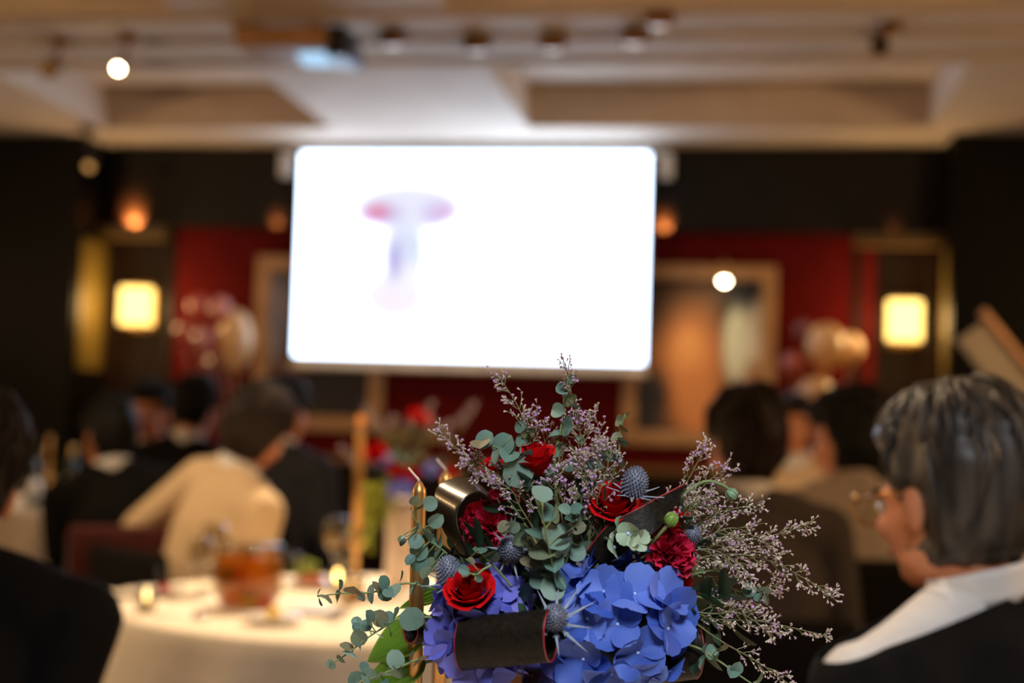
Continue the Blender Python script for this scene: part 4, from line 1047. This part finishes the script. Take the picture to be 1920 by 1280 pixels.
# ------------------------------------------------------------------ bright green leaves
def hosta(base, tip, wpx, dz, label, dzt=None, name='hosta_foliage'):
    a = Bq(base[0], base[1], dz); b = Bq(tip[0], tip[1], dz if dzt is None else dzt)
    t = empty(name, a, 0, label, 'foliage', 'bright green leaves at the lower left of the bouquet')
    ax = b-a; L_ = ax.length; y = ax.normalized(); z = (-FW*.8+UP*.6); z = (z-y*z.dot(y)).normalized(); x = y.cross(z)
    Mx = Matrix((x, y, z)).transposed(); hw0 = wpx*PX
    def fn(u, v):
        hw = hw0*math.sin(math.pi*v**.75)**.8*(1-.15*v); s = 2*u-1
        return Mx @ Vector((s*hw, v*L_, abs(s)*hw*.35-.10*L_*v*v+.0016*math.sin(abs(s)*15+v*3)*math.sin(math.pi*v)))
    thick(MB().grid(fn, 28, 16).build('blade', M_host, t), .0005)
    MB().tube([Mx @ Vector((0, v*L_, -.10*L_*v*v)) for v in (0, .25, .5, .75, 1)], [.0014, .0012, .001, .0007, .0003], 6).build('midrib', M_stem, t)
    MB().tube(catmull([Vector((0, 0, 0)), (FOAM-a)*.5+Vector((0, .02, -.015)), FOAM-a], 6), .0015, 6).build('stalk', M_stem, t)
hosta((815, 1165), (684, 1236), 46, -.050, 'broad bright green leaf behind the candle, tip pointing left')
hosta((800, 1240), (664, 1300), 42, -.045, 'lower bright green leaf at the bottom edge left of the vase')
hosta((860, 1100), (745, 1136), 20, -.055, 'narrow bright green leaf tip behind the candle')
hosta((860, 1120), (822, 1080), 14, -.04, 'small bright green leaf between candle and hydrangea')
hosta((960, 1240), (905, 1286), 22, -.04, 'green leaf under the violet hydrangea at the vase')
# ------------------------------------------------------------------ sea holly
def sea_holly(C, face, s, label, stem_to, nb=9, bl=1.0):
    t = empty('sea_holly', C, 0, label, 'sea holly', 'blue sea holly heads in the near bouquet')
    M0 = frame(face); rx, rz_ = .0082*s, .0115*s; mb = MB(); mb.ell((0, 0, 0), (rx, rx, rz_), 14, 10, M0); n = 190
    for i in range(n):
        z = 1-1.75*(i+.5)/n; a = i*2.39996; r = math.sqrt(max(0, 1-z*z)); nrm = V((r*math.cos(a), r*math.sin(a), z))
        p = V((rx*nrm.x, rx*nrm.y, rz_*nrm.z)); q = p*1.0+(nrm+V((0, 0, .35))).normalized()*.0026*s; e = nrm.orthogonal().normalized()*.0009*s; g = nrm.cross(e.normalized())*.0009*s
        mb.add([M0 @ v for v in (p+e, p-e*.5+g*.87, p-e*.5-g*.87, q)], [(0, 1, 3), (1, 2, 3), (2, 0, 3)])
    mb.build('flower_head', M_thist, t, False)
    for i in range(nb):
        a = i*2*math.pi/nb+br.uniform(-.15, .15); L_ = .021*s*bl*br.uniform(.8, 1.15)
        d = V((math.cos(a), math.sin(a), .25)); sd = V((-math.sin(a), math.cos(a), 0)); b0 = V((0, 0, -rz_*.85)); mb = MB()
        pts = [b0+d*L_*v for v in (0, .25, .5, .75, 1)]; ws = [.0008*s, .0013*s, .0011*s, .0007*s, .0001]
        vv = []; ff = []
        for p, w_ in zip(pts, ws): vv += [p-sd*w_, p+V((0, 0, .0006)), p+sd*w_]
        for kx in range(4): ff += [(3*kx, 3*kx+1, 3*kx+4, 3*kx+3), (3*kx+1, 3*kx+2, 3*kx+5, 3*kx+4)]
        for q_ in (.3,):
            for sg in (-1, 1):
                c0 = b0+d*L_*q_; n0 = len(vv); vv += [c0+sd*sg*.0008*s, c0+d*.002*s+sd*sg*.0007*s, c0+d*.004*s+sd*sg*.0026*s]; ff.append((n0, n0+1, n0+2))
        mb.add([M0 @ v for v in vv], ff); mb.build('bract', M_bract, t)
    b0 = M0 @ V((0, 0, -rz_)); MB().tube(catmull([b0, b0*2.5, (stem_to-C)*.6, stem_to-C], 8), .0013*s, 6).build('stem', M_bract, t)
sea_holly(Bq(1190, 906, .020), -FW*.35+UP*.95+RT*.15, 1.06, 'upright blue sea holly head at the upper right above the red rose', FOAM)
sea_holly(Bq(842, 1072, .030), -FW*.35+UP*.95-RT*.15, 1.02, 'spiny sea holly head left of the lower red rose', FOAM, 8)
sea_holly(Bq(957, 1028, .034), -FW*.9+UP*.3, 1.0, 'sea holly head facing forward in the middle left', FOAM, 9, 1.1)
sea_holly(Bq(1040, 1158, .066), -FW*.8+UP*.55, 1.0, 'sea holly with long spiky bracts in front of the blue hydrangea', FOAM, 10, 1.55)
sea_holly(Bq(1297, 1004, .012), -FW*.8+UP*.5, .8, 'small dark sea holly head among the right hand sprays', FOAM, 8)
# ------------------------------------------------------------------ eucalyptus
sprig([(900, 1120), (820, 1105), (760, 1093), (700, 1110), (640, 1112), (596, 1118)],
      [(735, 1106, 19, -10), (718, 1092, 15, 40), (706, 1101, 14, 70), (700, 1113, 19, 62), (724, 1112, 15, 20), (679, 1117, 11, 20), (664, 1107, 21, -12), (640, 1119, 14, 78), (634, 1098, 14, 80), (615, 1115, 16, -8), (594, 1112, 10, 74), (598, 1128, 9, 76), (748, 1080, 12, 84), (782, 1104, 15, 74), (796, 1092, 14, 60)],
      'eucalyptus sprig reaching furthest left, the top horizontal one', .01, .02)
sprig([(890, 1160), (810, 1157), (752, 1158), (716, 1178), (690, 1195), (650, 1226), (618, 1246)],
      [(772, 1158, 24, 5), (738, 1148, 14, 60), (736, 1176, 16, 50), (726, 1160, 14, 30), (712, 1158, 17, 8), (712, 1168, 13, 60), (688, 1156, 16, 50), (685, 1172, 14, 40), (669, 1166, 12, 20), (668, 1176, 10, 40), (705, 1190, 16, 52), (673, 1196, 17, 6), (680, 1210, 13, 35), (651, 1212, 15, 66), (658, 1222, 15, 42), (638, 1236, 11, 50), (620, 1246, 11, 20), (795, 1166, 16, 74)],
      'eucalyptus sprig curving down to the left below the horizontal one', .015, .03)
sprig([(880, 1230), (800, 1232), (750, 1250), (700, 1270), (650, 1290)],
      [(742, 1238, 19, 8), (768, 1232, 14, 74), (786, 1232, 20, 30), (715, 1262, 20, 15), (690, 1266, 18, 30), (664, 1270, 16, 20), (742, 1258, 16, 40), (756, 1256, 14, 55), (684, 1252, 13, 60), (660, 1284, 14, 30), (720, 1284, 14, 30)],
      'eucalyptus sprig along the bottom left edge of the bouquet', .02, .03)
sprig([(880, 1090), (840, 1040), (810, 1015), (785, 985), (770, 955)],
      [(777, 937, 11, 15), (785, 949, 10, 70), (806, 943, 15, 5), (817, 974, 17, 15), (786, 992, 12, 50), (802, 994, 12, 20), (780, 1014, 15, 20), (813, 1008, 14, 45), (801, 1003, 14, 30), (786, 1032, 18, -5), (820, 1032, 16, 64), (846, 1030, 16, 70), (770, 1050, 12, 35), (787, 1054, 19, 10), (755, 1016, 9, 40), (750, 1009, 7, 60), (760, 1010, 8, 70), (826, 1012, 13, 66), (810, 1060, 16, 40), (800, 1074, 14, 50)],
      'eucalyptus cluster hanging in front of the gold candle', .012, .022)
sprig([(1046, 960), (1040, 870), (1052, 800), (1060, 740), (1066, 706)],
      [(1072, 710, 11, 20), (1055, 728, 15, 12), (1058, 745, 12, 60), (1066, 747, 16, 25), (1047, 770, 18, 10), (1069, 800, 20, -10), (1048, 812, 20, 74), (1078, 760, 13, 66), (1050, 842, 18, 20), (1030, 850, 16, 30), (1088, 823, 9, 0), (1080, 836, 14, 66), (1056, 716, 8, 70), (1068, 870, 17, 20), (1022, 880, 17, 40)],
      'tall eucalyptus sprig at the top of the bouquet', -.002, .0)
sprig([(1120, 960), (1145, 900), (1160, 850), (1163, 810), (1172, 776)],
      [(1160, 788, 13, 8), (1175, 777, 9, 30), (1172, 798, 12, 66), (1170, 824, 13, 40), (1155, 818, 13, 50), (1142, 852, 17, 15), (1158, 858, 14, 50), (1150, 906, 17, 36), (1160, 868, 15, 76), (1118, 870, 17, 30)],
      'eucalyptus sprig at the upper right of the bouquet', .002, .004)
sprig([(1010, 950), (985, 890), (960, 855), (930, 838), (895, 826)],
      [(908, 824, 20, 25), (902, 836, 21, 15), (942, 834, 25, 20), (932, 853, 18, 64), (952, 860, 24, 10), (968, 856, 18, 60), (972, 884, 32, 12), (994, 894, 27, 8), (986, 862, 20, 66), (1004, 906, 20, 70), (960, 842, 15, 68)],
      'broad eucalyptus sprig at the upper left beside the top red rose', .012, .016)
sprig([(1010, 920), (1000, 870), (990, 830), (982, 800)],
      [(976, 800, 14, 15), (990, 812, 14, 30), (977, 826, 14, 20), (990, 836, 14, 50), (997, 806, 12, 60), (985, 846, 13, 40)],
      'short eucalyptus sprig behind the top red rose', .0, .0)
sprig([(1050, 1130), (1040, 1080), (1030, 1030), (1020, 980), (1015, 940)],
      [(1008, 1000, 26, 60), (1036, 1010, 30, 15), (1020, 1030, 30, 30), (1050, 1020, 24, 50), (1000, 1050, 26, 40), (1034, 1056, 26, 20), (1016, 960, 26, 40), (1040, 960, 22, 60), (1012, 1086, 22, 25), (1026, 1074, 16, 40), (1036, 1102, 24, 15), (1014, 930, 20, 30), (1060, 996, 18, 70), (1044, 1086, 22, 50)],
      'large soft eucalyptus rosette at the centre of the bouquet', .04, .085)
sprig([(1010, 1060), (985, 1020), (960, 1000), (945, 985)],
      [(945, 988, 13, 40), (962, 985, 14, 20), (974, 1010, 15, 30), (985, 1000, 13, 66), (955, 975, 8, 70), (952, 1000, 12, 50)], 'small eucalyptus tip beside the forward facing sea holly', .04, .05)
sprig([(960, 1100), (930, 1065), (905, 1040), (890, 1025)],
      [(900, 1030, 14, 20), (920, 1038, 14, 40), (925, 1050, 14, 66), (905, 1052, 13, 20), (936, 1026, 12, 60), (890, 1036, 10, 50)], 'small eucalyptus tip above the lower red rose', .034, .046)
sprig([(920, 1060), (905, 1068), (895, 1078), (890, 1088)], [(870, 1070, 11, 20), (876, 1076, 10, 50), (897, 1075, 11, 0), (884, 1052, 9, 60), (898, 1082, 9, 30)], 'pale eucalyptus buds touching the lower red rose', .05, .060)
sprig([(1260, 1200), (1310, 1215), (1350, 1240), (1400, 1275), (1440, 1300)],
      [(1335, 1222, 15, 10), (1350, 1212, 16, 50), (1346, 1226, 14, 84), (1318, 1212, 10, 84), (1316, 1240, 16, 84), (1381, 1252, 15, 5), (1372, 1262, 16, 12), (1420, 1268, 14, 60), (1298, 1192, 11, 82), (1412, 1284, 12, 40)],
      'eucalyptus sprig pointing down to the lower right', .012, .02)
sprig([(1290, 1080), (1340, 1070), (1390, 1090), (1430, 1110)],
      [(1401, 1096, 14, 40), (1405, 1106, 15, 10), (1432, 1108, 14, 20), (1440, 1122, 11, 50), (1424, 1120, 12, 60), (1334, 1058, 14, 66), (1352, 1056, 12, 50)], 'eucalyptus sprig hidden among the right hand mauve sprays', .0, .002)
sprig([(1240, 1010), (1290, 990), (1330, 975), (1345, 960)], [(1300, 940, 12, 30), (1340, 970, 12, 30), (1310, 1000, 12, 50), (1350, 985, 11, 60), (1330, 952, 10, 66), (1296, 918, 11, 40)], 'small eucalyptus sprig behind the curved green stem', -.01, -.012)
for i, (a, b, lb, z0, z1) in enumerate((((1080, 1040), (1100, 880), 'short filler eucalyptus right of the top red rose', -.01, -.004), ((1080, 1060), (1090, 930), 'filler eucalyptus in the dark centre of the bouquet', .0, .012),
        ((960, 1060), (940, 960), 'filler eucalyptus behind the leaf loop', -.02, -.02), ((1220, 1080), (1300, 1060), 'filler eucalyptus behind the right carnation', -.012, -.01), ((1060, 1060), (1070, 960), 'filler eucalyptus behind the soft rosette', .01, .03))):
    sprig([a, ((a[0]+b[0])/2+6, (a[1]+b[1])/2), b], [], lb, z0, z1, auto=5, asz=(19, 13))
# dark leaves packed between the flowers
for i, (x, y, dx, dy, dz) in enumerate(((1230, 1060, 50, -20, 0), (1290, 1110, 40, 10, 0), (1290, 1140, 50, 20, -.01), (980, 1120, -30, 20, .02), (1085, 1000, 10, -50, .0), (960, 1080, -40, -30, .01), (1120, 1010, 20, -40, .0), (1010, 1140, -20, 20, .03), (1240, 1020, 20, -20, 0), (1000, 1000, -30, -40, 0), (880, 1050, -30, -10, 0), (1280, 1170, 30, 30, -.01))):
    a = Bq(x, y, dz); b = Bq(x+dx*1.6, y+dy*1.6, dz+.004)
    t = empty('ruscus_sprig', FOAM, 0, ('dark green filler leaves ' + ['above the right carnation stem', 'right of the blue hydrangea', 'low right behind the mauve spray', 'between lower rose and rolled leaf', 'in the dark centre top', 'left of the sea holly', 'under the dark pointed leaf', 'beside the long bracted sea holly', 'behind the pale green cluster', 'behind the soft rosette at left', 'below the leaf loop', 'at the lower right hydrangea rim'][i]), 'foliage', 'dark filler greenery in the near bouquet')
    MB().tube(catmull([V((0, 0, 0)), (a-FOAM)*.8, b-FOAM], 8), .0012, 6).build('stem', M_stem, t)
    for j in range(7):
        p = a.lerp(b, j/6)-FOAM; dr = (V((br.uniform(-1, 1), br.uniform(-1, .3), br.uniform(-.6, 1)))+(b-a).normalized()*.6).normalized(); z = dr.orthogonal().normalized(); xx = dr.cross(z); s = br.uniform(.022, .034)
        inst('leaf', DARKL, t, Matrix.Translation(p) @ Matrix((xx, dr, z)).transposed().to_4x4() @ Matrix.Scale(s, 4))
# bud and pod
def bud(C, stem, r, m, label, dz):
    P = catmull([Bq(x, y, z) for x, y, z in stem], 14); t = empty('flower_bud', C, 0, label, 'bud')
    MB().tube(P, .0014, 6).build('stem', M_stem, t, off=C); d = (P[-1]-P[-3]).normalized()
    MB().lathe([(0, -r*1.1), (r*.55, -r*.95), (r, -.2*r), (r*.92, .5*r), (r*.5, .95*r), (0, r*1.05)], 14, (0, 0, 0), frame(d)).build('bud_body', m, t)
    for j in range(6):
        a = j*1.047; M = frame(d)
        MB().tube([M @ V((r*1.02*math.cos(a)*k_, r*1.02*math.sin(a)*k_, z_*r)) for k_, z_ in ((.55, -.95), (1, -.2), (.92, .5), (.5, .98))], .0005, 5).build('rib', M_stem, t)
bud(Bq(1372, 926, .002), [(1235, 985, 0), (1280, 930, 0), (1320, 903, .002), (1352, 908, .002), (1370, 920, .002)], .0046, mat('grey_green_pod', (96, 132, 110), (116, 150, 126), 60, .5), 'round grey green pod on an arching stem at the right', 0)
bud(Bq(1258, 974, .030), [(1222, 1018, .02), (1238, 1000, .026), (1252, 984, .03)], .0054, mat('fresh_green_bud', (84, 122, 34), (104, 142, 48), 60, .5), 'fresh green flower bud in front of the right red rose', 0)
# ------------------------------------------------------------------ limonium sprays
LG = 'mauve sea lavender sprays in the near bouquet'
def blossom(mb, mc, p, d, s, rr):
    """a calyx funnel with a small mauve flower in its mouth"""
    d = d.normalized(); a = d.orthogonal().normalized(); b = d.cross(a)
    v = [p]; q = p+d*s
    for k_ in range(5): v.append(q+(a*math.cos(k_*1.2566)+b*math.sin(k_*1.2566))*s*.30)
    mc.add(v, [(0, 1+k_, 1+(k_+1) % 5) for k_ in range(5)])
    if rr.random() < .62:
        q2 = q+d*s*.10; v = [q]
        for k_ in range(10): v.append(q2+(a*math.cos(k_*.628)+b*math.sin(k_*.628))*s*(.52 if k_ % 2 == 0 else .26)+d*s*(.12 if k_ % 2 == 0 else 0))
        mb.add(v, [(0, 1+k_, 1+(k_+1) % 10) for k_ in range(10)])
def spray(pts, label, dz0=0, dz1=0, nb=9, dens=1.0, spread=34, seed=0, start=.35, bs=.0029):
    rr = random.Random(seed*7+1); k = len(pts); P = catmull([Bq(x, y, dz0+(dz1-dz0)*i/(k-1)) for i, (x, y) in enumerate(pts)], 20)
    t = empty('sea_lavender', P[0], 0, label, 'sea lavender', LG); st = MB(); mb = MB(); mc = MB()
    st.tube(P, [.0008*(1-.6*i/20) for i in range(21)], 5)
    def cluster(Q, n):
        for i in range(n):
            s = .45+.55*i/max(1, n-1); j = min(int(s*(len(Q)-1)), len(Q)-2); p = Q[j].lerp(Q[j+1], s*(len(Q)-1)-j); tg = (Q[j+1]-Q[j]).normalized()
            d = (tg*.9+V([rr.uniform(-.8, .8) for _ in range(3)])).normalized()
            p2 = p+d*rr.uniform(.0, .0022); blossom(mb, mc, p2, d, bs*rr.uniform(.8, 1.2), rr)
    for i in range(nb):
        s = start+(1-start)*(i+.5)/nb; j = min(int(s*20), 19); p = P[j].lerp(P[j+1], s*20-j); tg = (P[j+1]-P[j]).normalized()
        for sd in ((-1, 1) if rr.random() < .6 else (rr.choice((-1, 1)),)):
            side = tg.cross(FW).normalized()*sd; L_ = spread*PX*(1.15-.75*s)*rr.uniform(.6, 1.25)
            d = (tg*.75+side*.7+V([rr.uniform(-.35, .35) for _ in range(3)])-FW*rr.uniform(-.5, .5)).normalized()
            Q = [p+d*L_*q+tg*L_*.35*q*q for q in (0, .33, .66, 1)]; st.tube(Q, [.0005, .00045, .0004, .0003], 4)
            cluster(Q, int(rr.randint(4, 8)*dens))
            if rr.random() < .5:
                d2 = (d+side*-.6*rr.choice((-1, 1))+V([rr.uniform(-.4, .4) for _ in range(3)])).normalized(); Q2 = [Q[1]+d2*L_*.55*q for q in (0, .5, 1)]; st.tube(Q2, [.0004, .00035, .0003], 4); cluster(Q2, int(rr.randint(4, 6)*dens))
    cluster(P[14:], int(10*dens))
    st.build('stems', M_stemd, t, off=P[0]); c = mc.build('calyces', M_calyx, t, False, off=P[0]); b_ = mb.build('blossoms', M_blos, t, False, off=P[0])
    for o in (c, b_): o['kind'] = 'stuff'
    return t
sp = [([(1020, 950), (1000, 850), (975, 770), (936, 706)], 'sea lavender spray leaning furthest up to the left of the screen corner', .0, .0, 9, .8, 38, .35),
      ([(1040, 940), (1050, 850), (1072, 760), (1060, 680)], 'sea lavender spray rising tallest with the top eucalyptus', -.004, .0, 9, .7, 30, .45),
      ([(1010, 960), (950, 900), (880, 860), (828, 812)], 'sea lavender spray stretching furthest left above the leaf loop', .0, .004, 8, .9, 36, .3),
      ([(1000, 960), (960, 910), (915, 880), (872, 862)], 'dense sea lavender spray just above the leaf loop', .006, .012, 9, 1.3, 44, .2),
      ([(1000, 990), (975, 950), (960, 920), (930, 900)], 'sea lavender spray in front of the pink carnation', .014, .02, 8, 1.4, 40, .1),
      ([(1060, 950), (1030, 880), (1020, 820), (1000, 780)], 'sea lavender spray behind the short eucalyptus at the top', -.008, -.004, 9, 1.1, 44, .2),
      ([(1070, 950), (1085, 880), (1090, 830), (1080, 780)], 'sea lavender spray right of the top eucalyptus', .002, .004, 9, 1.1, 40, .25),
      ([(1090, 960), (1110, 880), (1125, 830), (1115, 772)], 'sea lavender spray left of the upper right eucalyptus', -.006, -.008, 8, .9, 34, .3),
      ([(1100, 980), (1130, 910), (1140, 870), (1135, 830)], 'sea lavender spray left of the upright sea holly', .006, .012, 9, 1.2, 44, .15),
      ([(1080, 1010), (1090, 940), (1100, 900), (1090, 860)], 'sea lavender spray in the upper centre of the bouquet', .014, .022, 9, 1.2, 44, .1),
      ([(1100, 1040), (1110, 980), (1120, 940), (1110, 910)], 'sea lavender spray above the centre of the blue hydrangea', .01, .02, 8, 1.1, 40, .1),
      ([(1060, 1010), (1050, 950), (1040, 920), (1042, 880)], 'sea lavender spray under the top red rose', .016, .024, 7, 1.0, 36, .1),
      ([(1200, 1040), (1250, 960), (1290, 900), (1325, 832)], 'sea lavender spray leaning up to the right of the dark pointed leaf', -.002, .0, 9, .9, 36, .35),
      ([(1220, 1050), (1280, 960), (1320, 910), (1362, 876)], 'sea lavender spray along the arching pod stem', -.006, -.004, 8, .9, 36, .3),
      ([(1240, 1050), (1300, 990), (1350, 960), (1418, 946)], 'sea lavender spray pointing right below the pod', -.004, .0, 9, .9, 36, .3),
      ([(1240, 1060), (1320, 1020), (1420, 1010), (1516, 984)], 'sea lavender spray reaching right with lilac tips above the others', .0, .004, 10, .8, 34, .4),
      ([(1250, 1070), (1340, 1040), (1440, 1050), (1556, 1112)], 'long sea lavender spray reaching furthest right', .004, .008, 13, 1.1, 46, .25),
      ([(1250, 1060), (1320, 1010), (1380, 990), (1450, 1030)], 'dense sea lavender spray right of the magenta carnation', .008, .012, 11, 1.2, 50, .2),
      ([(1250, 1060), (1310, 1030), (1360, 1040), (1410, 1080)], 'sea lavender spray over the right carnation', .014, .02, 10, 1.2, 46, .15),
      ([(1270, 1140), (1340, 1160), (1430, 1165), (1552, 1192)], 'thin sea lavender spray reaching right below the long one', .002, .006, 10, .8, 38, .3),
      ([(1270, 1140), (1330, 1150), (1390, 1150), (1450, 1190)], 'sea lavender spray low at the right of the blue hydrangea', .006, .01, 9, 1.0, 42, .2),
      ([(1280, 1150), (1350, 1200), (1420, 1240), (1482, 1284)], 'sea lavender spray running down to the lower right edge', .008, .014, 10, .8, 26, .45),
      ([(1230, 1040), (1270, 980), (1300, 950), (1330, 930)], 'sea lavender spray beside the green bud', .01, .014, 8, 1.0, 40, .2),
      ([(1250, 1070), (1330, 1080), (1390, 1110), (1450, 1100)], 'sea lavender spray around the hidden right eucalyptus', -.004, .0, 10, 1.0, 46, .25)]
for i, (p, lb, z0, z1, nb, de, sprd, stt) in enumerate(sp): spray(p, lb, z0, z1, nb, de, sprd, i, stt)

# ------------------------------------------------------------------ the bouquet on the guest table
B5 = onZ(748, 1100, TT); D5 = (B5-CAM).dot(FW)
t = empty('white_vase', B5, 0, 'tall white frosted vase holding the bouquet on the guest table', 'vase')
zt = at(748, 935, D5).z-TT
thick(MB().lathe([(0, .003), (.042, .003), (.043, .01), (.040, zt*.4), (.043, zt*.8), (.047, zt)], 32).build('vase_body', mat('frosted_vase', (236, 218, 204), (242, 226, 212), 20, .4, trans=.3), t), .003)
MB().lathe([(0, .01), (.036, .012), (.036, zt*.7), (0, zt*.7)], 24).build('water', MATS['water'], t)
def first(name, key): return next(o for o in COL.objects if o.name.split('.')[0] == name and key in o.get('label', ''))
def far(src, px, py, label, group, dd=0, rz=0, sc=1.0):
    c = copy_tree(src); c.location = at(px, py, D5+dd); c.rotation_euler = (0, 0, R(rz)); c.scale = (sc,)*3; c['label'] = label; c['group'] = group; return c
G2 = 'flowers of the bouquet on the guest table'
r1, r2 = first('rose', 'bright red'), first('rose', 'behind the dark pointed')
far(r1, 704, 850, 'red rose at the left of the far bouquet', G2, -.06, 10, 1.75); far(r2, 785, 784, 'red rose at the top of the far bouquet', G2, -.02, 40, 1.75)
far(r1, 742, 884, 'dark red rose low in the middle of the far bouquet', G2, -.10, 60, 1.5); far(r2, 770, 890, 'red rose low at the right of the far bouquet', G2, -.09, 90, 1.4); far(r1, 842, 890, 'red rose at the right edge of the far bouquet', G2, -.04, 20, 1.3)
hv = first('hydrangea', 'between the two others'); hb = first('hydrangea', 'large bright blue')
far(hv, 752, 918, 'violet hydrangea at the bottom of the far bouquet', G2, -.09, 30, 1.1); far(hv, 722, 862, 'violet hydrangea left of centre in the far bouquet', G2, -.05, 80, .75); far(hv, 812, 880, 'violet hydrangea at the right of the far bouquet', G2, -.05, 150, .7)
sv = first('sea_lavender', 'furthest up'); sv2 = first('sea_lavender', 'right of the top euc'); sv3 = first('sea_lavender', 'furthest left above')
for i, (px_, py_, o_, lb, dd, rz) in enumerate(((720, 860, sv, 'sea lavender at the upper left of the far bouquet', -.02, 0), (800, 855, sv2, 'sea lavender at the top right of the far bouquet', .0, 60), (835, 860, sv2, 'sea lavender at the right of the far bouquet', .02, 140),
        (740, 850, sv2, 'sea lavender left of the top rose in the far bouquet', .03, 200), (770, 850, sv, 'sea lavender in the middle of the far bouquet', -.03, 160), (715, 900, sv3, 'sea lavender reaching left from the far bouquet', -.03, 0), (850, 850, sv, 'sea lavender reaching right from the far bouquet', .0, 190))):
    far(o_, px_, py_, lb, G2, dd, rz, 1.5)
ev, ev2 = first('eucalyptus_sprig', 'broad eucalyptus'), first('eucalyptus_sprig', 'tall eucalyptus')
for i, (px_, py_, o_, lb, dd, rz) in enumerate(((770, 890, ev, 'eucalyptus at the left of the far bouquet', -.08, 0), (780, 880, ev2, 'eucalyptus at the top of the far bouquet', -.02, 0), (800, 900, ev, 'eucalyptus at the right of the far bouquet', -.04, 150), (740, 890, ev2, 'eucalyptus at the upper left of the far bouquet', -.06, 70))):
    far(o_, px_, py_, lb, G2, dd, rz, 1.1)
M_yel = mat('yellow_green_leaf', (140, 146, 40), (166, 168, 62), 20, .5, trans=.35, rand=.4)
M_oliv = mat('olive_leaf', (88, 76, 44), (112, 98, 58), 20, .6, trans=.2, rand=.4)
OL = leafmesh('leaf', M_oliv, .15, .6, .3)
YL = leafmesh('leaf', M_yel, .15, .6, .3)
for i, (x0, y0, x1, y1, lb) in enumerate(((730, 930, 672, 990, 'yellow green foliage drooping furthest left under the far bouquet'), (728, 935, 694, 1020, 'yellow green foliage hanging down beside the white vase'), (735, 920, 690, 930, 'yellow green foliage at the left of the far bouquet'), (750, 925, 700, 970, 'yellow green foliage over the left rim of the white vase'), (770, 870, 800, 830, 'olive foliage at the top right of the far bouquet'), (755, 870, 745, 820, 'olive foliage at the top left of the far bouquet'))):
    a = at(x0, y0, D5-.03); b = at(x1, y1, D5-.07); t = empty('trailing_foliage', a, 0, lb, 'foliage', G2); P_ = catmull([V((0, 0, 0)), (b-a)*.5+V((0, 0, .03)), b-a], 10)
    MB().tube(P_, .0016, 5).build('stem', M_stem, t)
    for j in range(14):
        p = P_[min(10, 1+j*10//14)]; dr = (V((br.uniform(-1, 1), br.uniform(-1, .4), br.uniform(-1, .5)))+(b-a).normalized()).normalized(); z = (dr.orthogonal()+V((0, 0, .6))).normalized(); z = (z-dr*z.dot(dr)).normalized(); xx = dr.cross(z); q_ = br.uniform(.034, .055)
        inst('leaf', OL if 'olive' in lb else YL, t, Matrix.Translation(p) @ Matrix((xx, dr, z)).transposed().to_4x4() @ Matrix.Scale(q_, 4))
